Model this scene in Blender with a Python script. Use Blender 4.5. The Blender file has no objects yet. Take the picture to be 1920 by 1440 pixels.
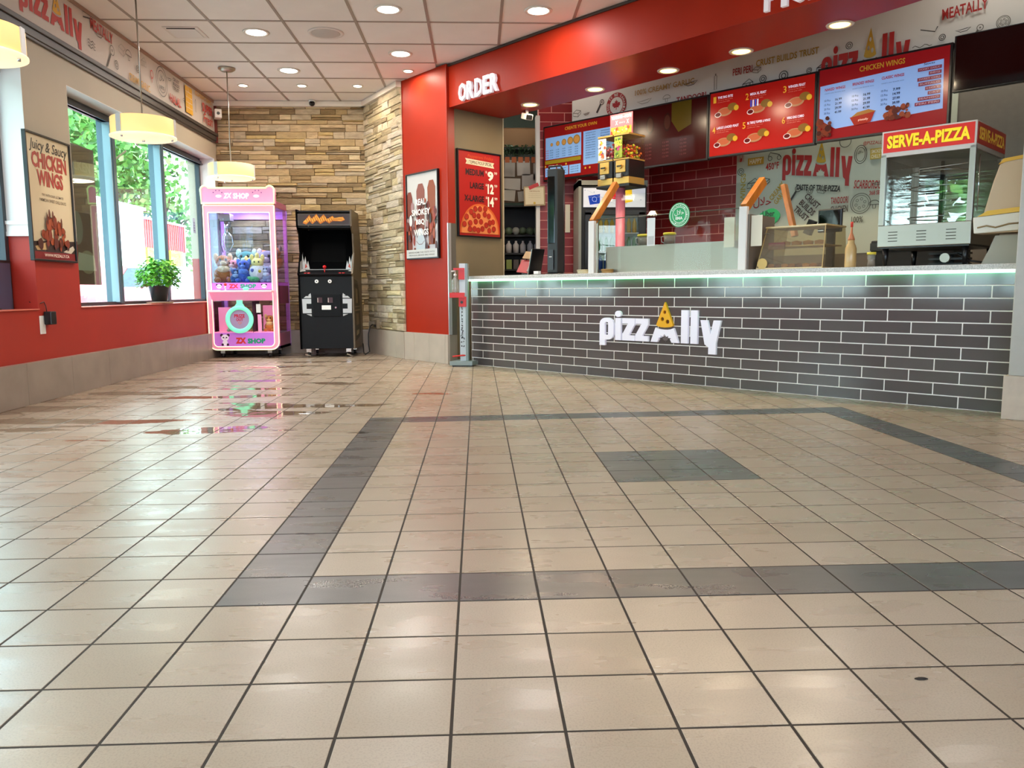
import bpy, math, random
from mathutils import Vector, Matrix
from mathutils.geometry import tessellate_polygon
random.seed(7)
SC = bpy.context.scene
COL = SC.collection
PI = math.pi
V3 = Vector

# ------------------------------------------------------------------ camera
F_PX, YAW, PITCH, ROLL = 1495.88, -0.0419656, -0.1175968, -0.0056556
cd = bpy.data.cameras.new('camera')
cd.sensor_width = 36.0
cd.lens = F_PX / 1920 * 36.0
cd.clip_start = 0.05
cd.clip_end = 300
cam = bpy.data.objects.new('camera', cd)
COL.objects.link(cam)
fwd = V3((-math.sin(YAW) * math.cos(PITCH), math.cos(YAW) * math.cos(PITCH), math.sin(PITCH)))
rt = V3((math.cos(YAW), math.sin(YAW), 0))
up = rt.cross(fwd)
rt2 = rt * math.cos(ROLL) + up * math.sin(ROLL)
up2 = -rt * math.sin(ROLL) + up * math.cos(ROLL)
m = Matrix.Identity(4)
for i in range(3):
    m[i][0] = rt2[i]; m[i][1] = up2[i]; m[i][2] = -fwd[i]
m[0][3], m[1][3], m[2][3] = 0.0545828, -1.9080773, 0.7666698
cam.matrix_world = m
SC.camera = cam

# ------------------------------------------------------------------ light and exposure
SC.view_settings.view_transform = 'Standard'
SC.view_settings.look = 'None'
SC.view_settings.gamma = 1.0
SC.view_settings.use_curve_mapping = False
SC.view_settings.exposure = 0.45
SKY_STRENGTH = 9.0
w = bpy.data.worlds.new('sky'); SC.world = w; w.use_nodes = True
nt = w.node_tree; nt.nodes.clear()
o = nt.nodes.new('ShaderNodeOutputWorld'); bg = nt.nodes.new('ShaderNodeBackground')
tc = nt.nodes.new('ShaderNodeTexCoord'); nz = nt.nodes.new('ShaderNodeTexNoise'); cr = nt.nodes.new('ShaderNodeValToRGB')
nz.inputs['Scale'].default_value = 2.2; nz.inputs['Detail'].default_value = 4
cr.color_ramp.elements[0].position = .35; cr.color_ramp.elements[0].color = (.48, .70, .98, 1)
cr.color_ramp.elements[1].position = .6; cr.color_ramp.elements[1].color = (.86, .94, 1, 1)
bg.inputs['Strength'].default_value = SKY_STRENGTH
nt.links.new(tc.outputs['Generated'], nz.inputs['Vector']); nt.links.new(nz.outputs['Fac'], cr.inputs['Fac'])
nt.links.new(cr.outputs['Color'], bg.inputs['Color']); nt.links.new(bg.outputs['Background'], o.inputs['Surface'])
sd = bpy.data.lights.new('sun', 'SUN'); sd.energy = 6.0; sd.angle = .03; sd.color = (1, .96, .9)
sun = bpy.data.objects.new('sun', sd); COL.objects.link(sun)
sun.rotation_euler = V3((-.75, .1, -1.0)).to_track_quat('-Z', 'Y').to_euler()
cy = SC.cycles
cy.max_bounces = 10; cy.diffuse_bounces = 5; cy.glossy_bounces = 5; cy.transmission_bounces = 8; cy.transparent_max_bounces = 16
cy.use_denoising = True
cy.caustics_reflective = False; cy.caustics_refractive = False
cy.sample_clamp_indirect = 6.0

# ------------------------------------------------------------------ frames
CO = V3((0, 6.31, 0)); CU = V3((.679, -.734, 0)).normalized(); CN = V3((-CU.y, CU.x, 0))
RZC = math.atan2(CU.y, CU.x)                     # counter frame: local x along the counter, local y into the kitchen
def cpt(u, n, z=0): return CO + CU * u + CN * n + V3((0, 0, z))
ZC = 3.017
ZK = 3.5

# ------------------------------------------------------------------ materials
def lin(c):
    if isinstance(c, str):
        c = tuple(int(c[i:i + 2], 16) / 255 for i in (0, 2, 4))
    return tuple((x / 12.92 if x <= .04045 else ((x + .055) / 1.055) ** 2.4) for x in c) + (1,)
MATS = {}
def mat(key, col, rough=.5, metal=0, emit=0, ecol=None, noise=0, nscale=20, bump=0, bscale=60, coat=0, spec=.5, vec='Object', stretch=None, alpha=1, trans=0, sheen=0, rvar=0):
    if key in MATS: return MATS[key]
    mt = bpy.data.materials.new(key); mt.use_nodes = True
    n = mt.node_tree; b = n.nodes['Principled BSDF']; L = n.links
    c = lin(col)
    b.inputs['Base Color'].default_value = c
    b.inputs['Roughness'].default_value = rough
    b.inputs['Metallic'].default_value = metal
    b.inputs['Specular IOR Level'].default_value = spec
    b.inputs['Coat Weight'].default_value = coat; b.inputs['Coat Roughness'].default_value = .06
    if trans: b.inputs['Transmission Weight'].default_value = trans; b.inputs['IOR'].default_value = 1.3
    if sheen: b.inputs['Sheen Weight'].default_value = sheen
    if alpha < 1: b.inputs['Alpha'].default_value = alpha
    if emit:
        b.inputs['Emission Color'].default_value = lin(ecol or col); b.inputs['Emission Strength'].default_value = emit
    if noise or bump or rvar:
        t = n.nodes.new('ShaderNodeTexCoord'); mp = n.nodes.new('ShaderNodeMapping')
        if stretch: mp.inputs['Scale'].default_value = stretch
        L.new(t.outputs['Object'], mp.inputs['Vector'])
    if noise:
        x = n.nodes.new('ShaderNodeTexNoise'); x.inputs['Scale'].default_value = nscale; x.inputs['Detail'].default_value = 5
        L.new(mp.outputs['Vector'], x.inputs['Vector'])
        r = n.nodes.new('ShaderNodeValToRGB')
        r.color_ramp.elements[0].position = .3; r.color_ramp.elements[1].position = .7
        r.color_ramp.elements[0].color = tuple(max(0, v * (1 - noise)) for v in c[:3]) + (1,)
        r.color_ramp.elements[1].color = tuple(min(1, v * (1 + noise)) for v in c[:3]) + (1,)
        L.new(x.outputs['Fac'], r.inputs['Fac']); L.new(r.outputs['Color'], b.inputs['Base Color'])
    if rvar:
        x = n.nodes.new('ShaderNodeTexNoise'); x.inputs['Scale'].default_value = 6
        L.new(mp.outputs['Vector'], x.inputs['Vector'])
        r = n.nodes.new('ShaderNodeMapRange'); r.inputs['To Min'].default_value = max(0, rough - rvar); r.inputs['To Max'].default_value = rough + rvar
        L.new(x.outputs['Fac'], r.inputs['Value']); L.new(r.outputs['Result'], b.inputs['Roughness'])
    if bump:
        x = n.nodes.new('ShaderNodeTexNoise'); x.inputs['Scale'].default_value = bscale; x.inputs['Detail'].default_value = 4
        L.new(mp.outputs['Vector'], x.inputs['Vector'])
        bp = n.nodes.new('ShaderNodeBump'); bp.inputs['Strength'].default_value = bump; bp.inputs['Distance'].default_value = .02
        L.new(x.outputs['Fac'], bp.inputs['Height']); L.new(bp.outputs['Normal'], b.inputs['Normal'])
    MATS[key] = mt
    return mt
def glass(key, tint='f4faf8', refl=1.0, rough=0.0, murk=0.0):
    if key in MATS: return MATS[key]
    mt = bpy.data.materials.new(key); mt.use_nodes = True
    n = mt.node_tree; n.nodes.clear(); L = n.links
    out = n.nodes.new('ShaderNodeOutputMaterial'); mx = n.nodes.new('ShaderNodeMixShader')
    tr = n.nodes.new('ShaderNodeBsdfTransparent'); gl = n.nodes.new('ShaderNodeBsdfGlossy'); fr = n.nodes.new('ShaderNodeLayerWeight')
    fr.inputs['Blend'].default_value = .5
    pw_ = n.nodes.new('ShaderNodeMath'); pw_.operation = 'POWER'; pw_.inputs[1].default_value = 5
    mm_ = n.nodes.new('ShaderNodeMath'); mm_.operation = 'MULTIPLY_ADD'; mm_.inputs[1].default_value = .96; mm_.inputs[2].default_value = .04
    L.new(fr.outputs['Facing'], pw_.inputs[0]); L.new(pw_.outputs[0], mm_.inputs[0])
    ml = n.nodes.new('ShaderNodeMath'); ml.operation = 'MULTIPLY'; ml.inputs[1].default_value = refl; ml.use_clamp = True
    tr.inputs['Color'].default_value = lin(tint); gl.inputs['Roughness'].default_value = rough
    L.new(mm_.outputs[0], ml.inputs[0]); L.new(ml.outputs[0], mx.inputs['Fac'])
    if murk:
        df = n.nodes.new('ShaderNodeBsdfDiffuse'); df.inputs['Color'].default_value = lin('d8d4c8')
        m2 = n.nodes.new('ShaderNodeMixShader'); m2.inputs['Fac'].default_value = murk
        L.new(tr.outputs[0], m2.inputs[1]); L.new(df.outputs[0], m2.inputs[2]); L.new(m2.outputs[0], mx.inputs[1])
    else:
        L.new(tr.outputs[0], mx.inputs[1])
    L.new(gl.outputs[0], mx.inputs[2]); L.new(mx.outputs[0], out.inputs['Surface'])
    MATS[key] = mt
    return mt
RED = mat('red_paint', 'a42810', .45, noise=.05, nscale=3, spec=.15)
REDW = mat('red_wall_paint', 'a22616', .5, noise=.05, nscale=3)
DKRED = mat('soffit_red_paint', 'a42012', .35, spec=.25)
CREAM = mat('cream_paint', 'b4a994', .6, noise=.04, nscale=2)
WHITE = mat('white_paint', 'e8e6e2', .5)
WHITEG = mat('white_gloss', 'f2f0ec', .25)
TAN = mat('tan_paint', '75684f', .6, noise=.05, nscale=3)
GREYW = mat('grey_kitchen_paint', '6e675c', .6, noise=.05)
GREENW = mat('green_grey_paint', '55695c', .6)
BASE = mat('beige_base_tile', '92857a', .35, noise=.12, nscale=5, rvar=.1)
BLACK = mat('black_plastic', '0c0c0e', .35)
BLACKM = mat('black_matte', '121315', .6)
BLKGL = mat('black_gloss', '060607', .08)
STEEL = mat('brushed_steel', 'a39f96', .38, 1)
STEELM = mat('mirror_steel', 'c8ccc8', .06, 1, bump=.05, bscale=3, stretch=(1, 1, 14))
CHROME = mat('chrome', 'd8d8d8', .12, 1)
GOLD = mat('brass_metal', 'd8b060', .3, .7)
DKMOULD = mat('dark_moulding', '3d3733', .4)
GROUT = mat('white_grout', 'f4f0ea', .8)
ALU = mat('blue_grey_aluminium', '4e6672', .35, .3)
ALUD = mat('dark_aluminium', '3c4248', .35, .3)

# ------------------------------------------------------------------ mesh builder
class MB:
    def __init__(s, M=None): s.v = []; s.f = []; s.m = []; s.M = M; s.sm = []
    def add(s, vs, fs, mi=0, smooth=False):
        k = len(s.v)
        s.v += [tuple(s.M @ V3(p)) if s.M else tuple(p) for p in vs]
        for q in fs: s.f.append(tuple(k + i for i in q)); s.m.append(mi); s.sm.append(smooth)
        return s
    def box(s, x0, x1, y0, y1, z0, z1, mi=0):
        return s.add([(x, y, z) for z in (z0, z1) for y in (y0, y1) for x in (x0, x1)],
                     [(0, 2, 3, 1), (4, 5, 7, 6), (0, 1, 5, 4), (2, 6, 7, 3), (0, 4, 6, 2), (1, 3, 7, 5)], mi)
    def obox(s, c, sz, rot=(0, 0, 0), mi=0):
        from mathutils import Euler
        R = Euler(rot).to_matrix()
        vs = [V3(c) + R @ V3((x * sz[0] / 2, y * sz[1] / 2, z * sz[2] / 2)) for z in (-1, 1) for y in (-1, 1) for x in (-1, 1)]
        return s.add(vs, [(0, 2, 3, 1), (4, 5, 7, 6), (0, 1, 5, 4), (2, 6, 7, 3), (0, 4, 6, 2), (1, 3, 7, 5)], mi)
    def bar(s, a, b, w, h, mi=0):
        a = V3(a); b = V3(b); d = (b - a).normalized()
        x = d.cross(V3((0, 0, 1)));
        if x.length < .01: x = V3((1, 0, 0))
        x.normalize(); y = x.cross(d)
        vs = [p + x * sx * w / 2 + y * sy * h / 2 for p in (a, b) for sy in (-1, 1) for sx in (-1, 1)]
        return s.add(vs, [(0, 2, 3, 1), (4, 5, 7, 6), (0, 1, 5, 4), (2, 6, 7, 3), (0, 4, 6, 2), (1, 3, 7, 5)], mi)
    def prism(s, poly, a, b, axis='z', mi=0):
        def P(p, t):
            return (p[0], p[1], t) if axis == 'z' else ((t, p[0], p[1]) if axis == 'x' else (p[0], t, p[1]))
        n = len(poly)
        vs = [P(p, a) for p in poly] + [P(p, b) for p in poly]
        fs = [tuple(reversed(range(n))), tuple(range(n, 2 * n))] + [(i, (i + 1) % n, n + (i + 1) % n, n + i) for i in range(n)]
        return s.add(vs, fs, mi)
    def lathe(s, c, prof, seg=24, axis='z', mi=0, smooth=True):
        vs = []; fs = []
        for r, h in prof:
            for k in range(seg):
                a = 2 * PI * k / seg; x, y = r * math.cos(a), r * math.sin(a)
                p = (x, y, h) if axis == 'z' else ((h, x, y) if axis == 'x' else (x, h, y))
                vs.append((c[0] + p[0], c[1] + p[1], c[2] + p[2]))
        for j in range(len(prof) - 1):
            for k in range(seg):
                k2 = (k + 1) % seg
                fs.append((j * seg + k, j * seg + k2, (j + 1) * seg + k2, (j + 1) * seg + k))
        s.add(vs, fs, mi, smooth)
        b = len(s.v) - len(vs)
        if prof[0][0] > 1e-4: s.f.append(tuple(b + k for k in reversed(range(seg)))); s.m.append(mi); s.sm.append(False)
        e = b + (len(prof) - 1) * seg
        if prof[-1][0] > 1e-4: s.f.append(tuple(e + k for k in range(seg))); s.m.append(mi); s.sm.append(False)
        return s
    def cyl(s, c, r, h, axis='z', seg=20, mi=0, smooth=True): return s.lathe(c, [(r, 0), (r, h)], seg, axis, mi, smooth)
    def tube(s, pts, r, seg=8, mi=0, closed=False):
        pts = [V3(p) for p in pts]; n = len(pts); vs = []; fs = []; pa = None
        for i, p in enumerate(pts):
            if closed: d = pts[(i + 1) % n] - pts[i - 1]
            else: d = pts[min(i + 1, n - 1)] - pts[max(i - 1, 0)]
            d.normalize()
            a = pa if pa else (V3((0, 0, 1)) if abs(d.z) < .9 else V3((1, 0, 0)))
            x = (a - d * a.dot(d)).normalized(); pa = x; y = d.cross(x)
            for k in range(seg):
                t = 2 * PI * k / seg; vs.append(p + x * r * math.cos(t) + y * r * math.sin(t))
        for i in range(n if closed else n - 1):
            j = (i + 1) % n
            for k in range(seg):
                k2 = (k + 1) % seg; fs.append((i * seg + k, i * seg + k2, j * seg + k2, j * seg + k))
        s.add(vs, fs, mi, True)
        if not closed:
            b = len(s.v) - len(vs)
            s.f.append(tuple(b + k for k in reversed(range(seg)))); s.m.append(mi); s.sm.append(False)
            s.f.append(tuple(b + (n - 1) * seg + k for k in range(seg))); s.m.append(mi); s.sm.append(False)
        return s
    def ball(s, c, r, seg=14, rings=8, mi=0):
        if not hasattr(r, '__len__'): r = (r, r, r)
        vs = [(c[0], c[1], c[2] - r[2])]; fs = []
        for j in range(1, rings):
            t = PI * j / rings - PI / 2
            for k in range(seg):
                a = 2 * PI * k / seg
                vs.append((c[0] + r[0] * math.cos(t) * math.cos(a), c[1] + r[1] * math.cos(t) * math.sin(a), c[2] + r[2] * math.sin(t)))
        vs.append((c[0], c[1], c[2] + r[2])); e = len(vs) - 1
        for k in range(seg):
            k2 = (k + 1) % seg
            fs.append((0, 1 + k2, 1 + k)); fs.append((e, e - seg + k, e - seg + k2))
            for j in range(rings - 2):
                a = 1 + j * seg; fs.append((a + k, a + k2, a + seg + k2, a + seg + k))
        return s.add(vs, fs, mi, True)
    def mesh(s, name, mats):
        me = bpy.data.meshes.new(name); me.from_pydata(s.v, [], s.f)
        for x in (mats if isinstance(mats, (list, tuple)) else [mats]): me.materials.append(x)
        me.polygons.foreach_set('material_index', s.m); me.polygons.foreach_set('use_smooth', s.sm)
        me.update(); return me
    def build(s, name, mats, parent=None, bevel=0, seg=2, kind=None, label=None, loc=None):
        ob = bpy.data.objects.new(name, s.mesh(name, mats)); COL.objects.link(ob)
        if parent: ob.parent = parent
        if loc: ob.location = loc
        if bevel:
            bv = ob.modifiers.new('bevel', 'BEVEL'); bv.width = bevel; bv.segments = seg; bv.limit_method = 'ANGLE'; bv.angle_limit = .8
        if kind: ob['kind'] = kind
        if label: ob['label'] = label
        return ob
def thing(name, label, cat, loc=(0, 0, 0), rz=0, group=None):
    o = bpy.data.objects.new(name, None); COL.objects.link(o); o.empty_display_size = .1
    o.location = loc; o.rotation_euler = (0, 0, rz); o['label'] = label; o['category'] = cat
    if group: o['group'] = group
    return o
def tag(o, label, cat, group=None):
    o['label'] = label; o['category'] = cat
    if group: o['group'] = group
    return o
def struct(name, loc=(0, 0, 0), rz=0):
    o = bpy.data.objects.new(name, None); COL.objects.link(o); o.empty_display_size = .1
    o.location = loc; o.rotation_euler = (0, 0, rz); o['kind'] = 'structure'; return o
def piece(name, me, parent, loc=(0, 0, 0), rz=0):
    o = bpy.data.objects.new(name, me); COL.objects.link(o); o.parent = parent; o.location = loc
    if rz: o.rotation_euler = (0, 0, rz)
    return o
def copy_tree(o, parent=None):
    c = o.copy(); COL.objects.link(c)
    if parent: c.parent = parent
    for ch in list(o.children): copy_tree(ch, c)
    return c

# ------------------------------------------------------------------ flat print and lettering
TC = {}
def textgeo(s, bold=0, ext=0, shear=0):
    k = (s, bold, ext, shear)
    if k in TC: return TC[k]
    c = bpy.data.curves.new('t', 'FONT'); c.body = s; c.offset = bold; c.extrude = ext; c.resolution_u = 2; c.shear = shear
    ob = bpy.data.objects.new('t', c)
    me = ob.to_mesh()
    vs = [tuple(v.co) for v in me.vertices]; fs = [tuple(p.vertices) for p in me.polygons]
    ob.to_mesh_clear(); bpy.data.objects.remove(ob); bpy.data.curves.remove(c)
    if not vs: vs = [(0, 0, 0), (.01, 0, 0), (0, .01, 0)]; fs = [(0, 1, 2)]
    xs = [v[0] for v in vs]; ys = [v[1] for v in vs]
    r = (vs, fs, min(xs), max(xs), min(ys), max(ys)); TC[k] = r
    return r
def circ(x, z, rx, rz=None, n=20, a0=0, a1=2 * PI):
    rz = rz or rx
    full = abs(a1 - a0 - 2 * PI) < 1e-6
    return [(x + rx * math.cos(a0 + (a1 - a0) * k / (n if full else n - 1)), z + rz * math.sin(a0 + (a1 - a0) * k / (n if full else n - 1))) for k in range(n)]
LEAF = [(0, 1), (.14, .62), (.34, .72), (.27, .28), (.52, .5), (.58, .36), (.92, .42), (.8, .1), (.95, 0), (.5, -.34), (.56, -.5), (.08, -.42), (.06, -.85),
        (-.06, -.85), (-.08, -.42), (-.56, -.5), (-.5, -.34), (-.95, 0), (-.8, .1), (-.92, .42), (-.58, .36), (-.52, .5), (-.27, .28), (-.34, .72), (-.14, .62)]
class Art:
    """flat print on a real surface: local x right, local z up, facing local -y"""
    def __init__(s, y=-.0015, emit=0, rough=.5, step=.00025):
        s.v = []; s.f = []; s.m = []; s.cols = []; s.y = y; s.emit = emit; s.rough = rough; s.step = step
    def ci(s, col):
        if col not in s.cols: s.cols.append(col)
        return s.cols.index(col)
    def tri(s, pts, fs, col):
        k = len(s.v); s.v += [(p[0], s.y, p[1]) for p in pts]; i = s.ci(col)
        for q in fs: s.f.append(tuple(k + a for a in q)); s.m.append(i)
        s.y -= s.step
        return s
    def poly(s, pts, col, holes=()):
        loops = [[V3((p[0], p[1], 0)) for p in L] for L in [pts] + list(holes)]
        allp = [p for L in [pts] + list(holes) for p in L]
        return s.tri(allp, [tuple(t) for t in tessellate_polygon(loops)], col)
    def rect(s, x0, x1, z0, z1, col): return s.tri([(x0, z0), (x1, z0), (x1, z1), (x0, z1)], [(0, 1, 2, 3)], col)
    def disc(s, x, z, r, col, rz=None, n=20): return s.tri(circ(x, z, r, rz, n), [tuple(range(n))], col)
    def line(s, pts, w, col, closed=False):
        n = len(pts); vs = []; fs = []
        for i in range(n):
            a = pts[i - 1] if (closed or i > 0) else pts[i]; b = pts[(i + 1) % n] if (closed or i < n - 1) else pts[i]
            dx, dz = b[0] - a[0], b[1] - a[1]; l = math.hypot(dx, dz) or 1
            nx, nz_ = -dz / l * w / 2, dx / l * w / 2
            vs += [(pts[i][0] + nx, pts[i][1] + nz_), (pts[i][0] - nx, pts[i][1] - nz_)]
        for i in range(n if closed else n - 1):
            j = (i + 1) % n; fs.append((2 * i, 2 * i + 1, 2 * j + 1, 2 * j))
        return s.tri(vs, fs, col)
    def ring(s, x, z, r, w, col, rz=None, n=24): return s.line(circ(x, z, r, rz, n), w, col, True)
    def text(s, t, x0, x1, z0, z1, col, bold=.02, rot=0, shear=0):
        vs, fs, a, b, c, d = textgeo(t, bold, 0, shear)
        sx = (x1 - x0) / max(b - a, .01); sz = (z1 - z0) / max(d - c, .01)
        cx, cz = (x0 + x1) / 2, (z0 + z1) / 2; cs, sn = math.cos(rot), math.sin(rot)
        out = []
        for p in vs:
            X = x0 + (p[0] - a) * sx - cx; Z = z0 + (p[1] - c) * sz - cz
            out.append((cx + X * cs - Z * sn, cz + X * sn + Z * cs))
        return s.tri(out, fs, col)
    def leaf(s, x, z, r, col): return s.poly([(x + p[0] * r, z + p[1] * r) for p in LEAF], col)
    def logo(s, x0, x1, z0, z1, main, slice_, hole, sh=0):
        for cont, k in logo_shapes():
            col = (main, slice_, hole)[k]
            T = lambda p: (x0 + p[0] / 7.75 * (x1 - x0), z0 + (p[1] + .6) / 3.2 * (z1 - z0) + sh * p[0] / 7.75)
            s.poly([T(p) for p in cont[0]], col, [[T(p) for p in h] for h in cont[1:]])
        return s
    def build(s, parent, name='print', label=None):
        me = bpy.data.meshes.new(name); me.from_pydata(s.v, [], s.f)
        for c in s.cols:
            if s.emit: mt = mat('lit_%s_%g' % (c, s.emit), c, max(s.rough, .2), emit=s.emit, spec=.2)
            else: mt = mat('ink_%s_%g' % (c, s.rough), c, s.rough)
            me.materials.append(mt)
        me.polygons.foreach_set('material_index', s.m); me.update()
        # faces towards local -y
        for p in me.polygons:
            if p.normal.y > 0: p.flip()
        o = bpy.data.objects.new(name, me); COL.objects.link(o); o.parent = parent
        if label: o['label'] = label
        return o
def logo_shapes():
    """lower case word mark: units, x 0..7.75, y -.6..2.6; third value 0 letters, 1 slice, 2 holes"""
    R = []
    arc = lambda cx, cz, rx, rz, a0, a1, n=8: circ(cx, cz, rx, rz, n, a0, a1)
    outer = [(0, -.4), (.38, -.4), (.38, 0)] + arc(.55, .42, .42, .42, -PI / 2, 0) + arc(.55, 1.08, .42, .42, 0, PI / 2) + arc(.42, 1.08, .42, .42, PI / 2, PI)
    R.append(([outer, arc(.48, .42, .12, .12, PI, 2 * PI) + arc(.48, 1.1, .12, .12, 0, PI)], 0))
    R.append(([[(1.08, 0), (1.46, 0), (1.46, 1.5), (1.08, 1.5)]], 0)); R.append(([circ(1.27, 1.78, .21)], 0))
    for x in (1.56, 2.44):
        R.append(([[(x, 0), (x + .82, 0), (x + .82, .36), (x + .44, .36), (x + .82, 1.1), (x + .82, 1.5), (x, 1.5), (x, 1.14), (x + .38, 1.14), (x, .4)]], 0))
    notch = [(4.72, 0), (4.62, .22), (4.7, .28), (4.5, .3), (4.52, .45), (4.38, .36), (4.28, .58), (4.18, .36), (4.04, .45), (4.06, .3), (3.86, .28), (3.94, .22), (3.84, 0)]
    R.append(([[(3.42, 0), (3.72, .95)] + [(4.28 + .56 * math.sin(a), .98 - .16 * math.cos(a)) for a in (-1.2, -.7, -.2, .2, .7, 1.2)] + [(4.84, .95), (5.14, 0)] + notch], 0))
    R.append(([[(4.28, 2.6), (4.8, 1.12)] + [(4.28 + .52 * math.cos(a), 1.12 - .16 * math.sin(a)) for a in (.5, 1.0, 1.57, 2.1, 2.6)] + [(3.76, 1.12)],
               circ(4.27, 1.95, .09, .12, 10), circ(4.14, 1.5, .1, .13, 10), circ(4.46, 1.34, .11, .14, 10)], 1))
    R.append(([[(5.28, 0), (5.68, 0), (5.68, 2.1), (5.28, 2.1)]], 0))
    R.append(([[(5.84, 0), (6.24, 0), (6.24, 2.1), (5.84, 2.1)]], 0))
    R.append(([[(6.4, 1.5), (6.8, 1.5), (6.98, .62), (7.14, 1.5), (7.55, 1.5), (7.3, .1), (7.3, -.6), (6.88, -.6), (6.88, -.15), (6.66, 0)]], 0))
    return R
def lettering(parent, t, x0, x1, z0, z1, y0, y1, m_, bold=.03, name='lettering', label=None):
    vs, fs, a, b, c, d = textgeo(t, bold, .5)
    out = [(x0 + (p[0] - a) / (b - a) * (x1 - x0), (y0 + y1) / 2 - p[2] * (y1 - y0), z0 + (p[1] - c) / (d - c) * (z1 - z0)) for p in vs]
    return MB().add(out, fs).build(name, m_, parent, label=label)
def doodle(A, kind, x, z, r, col='4a4238', w=.006):
    if kind == 'pizza':
        A.ring(x, z, r, w, col); A.ring(x, z, r * .8, w * .7, col)
        for k in range(6):
            a = k * 1.05 + .3; A.ring(x + r * .45 * math.cos(a), z + r * .45 * math.sin(a), r * .13, w * .7, col, n=8)
    elif kind == 'cheese':
        A.line([(x - r, z - r * .6), (x - r * .9, z + r * .1), (x + r * .3, z + r * .8), (x + r, z + r * .2), (x + r, z - r * .5)], w, col, True)
        A.line([(x - r * .9, z + r * .1), (x + r, z + r * .2)], w, col)
        A.ring(x - r * .2, z - r * .25, r * .15, w * .8, col, n=8); A.ring(x + r * .45, z - r * .1, r * .12, w * .8, col, n=8); A.ring(x + r * .2, z - r * .4, r * .08, w * .8, col, n=8)
    elif kind == 'cutter':
        A.ring(x + r * .5, z + r * .6, r * .4, w, col); A.ring(x + r * .5, z + r * .6, r * .08, w, col, n=8)
        A.line([(x + r * .25, z + r * .3), (x - r * .6, z - r)], w * 3, col); 
    elif kind == 'pepper':
        A.line([(x - r, z + r * .2), (x - r * .3, z - r * .15), (x + r * .5, z - r * .1), (x + r, z + r * .3), (x + r * .5, z + r * .25), (x - r * .3, z + r * .15)], w, col, True)
    elif kind == 'ring':
        A.ring(x, z, r, w, col, n=16); A.ring(x, z, r * .5, w, col, n=12)
    elif kind == 'mushroom':
        A.line(circ(x, z, r, r * .8, 10, 0, PI), w, col, True); A.line([(x - r * .3, z), (x - r * .25, z - r * .7), (x + r * .25, z - r * .7), (x + r * .3, z)], w, col)
    elif kind == 'box':
        A.line([(x - r, z - r * .4), (x + r * .3, z - r * .7), (x + r, z - r * .1), (x + r, z + r * .4), (x - r * .2, z + r * .7), (x - r, z + r * .2)], w, col, True)
        A.line([(x - r, z + r * .2), (x + r * .3, z - r * .05), (x + r, z + r * .4)], w, col); A.line([(x + r * .3, z - r * .05), (x + r * .3, z - r * .7)], w, col)
    elif kind == 'wave':
        for q in (-.4, 0, .4):
            A.line([(x - r + 2 * r * k / 8, z + q * r + .14 * r * math.sin(k * 1.5)) for k in range(9)], w, col)
    elif kind == 'pin':
        A.ring(x, z + r * .3, r * .5, w * 1.8, col, rz=r * .6, n=14); A.line([(x - r * .35, z), (x, z - r), (x + r * .35, z)], w * 1.6, col)
    elif kind == 'roll':
        A.line([(x - r * .2, z + r), (x + r * .2, z + r), (x + r * .2, z - r), (x - r * .2, z - r)], w, col, True); A.line([(x, z + r), (x, z + r * 1.3)], w * 2, col)
    elif kind == 'halal':
        A.text('\uFEDD\uFEFC\uFEA3', x - r, x + r, z - r * .55, z + r * .55, col, .01)

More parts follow.
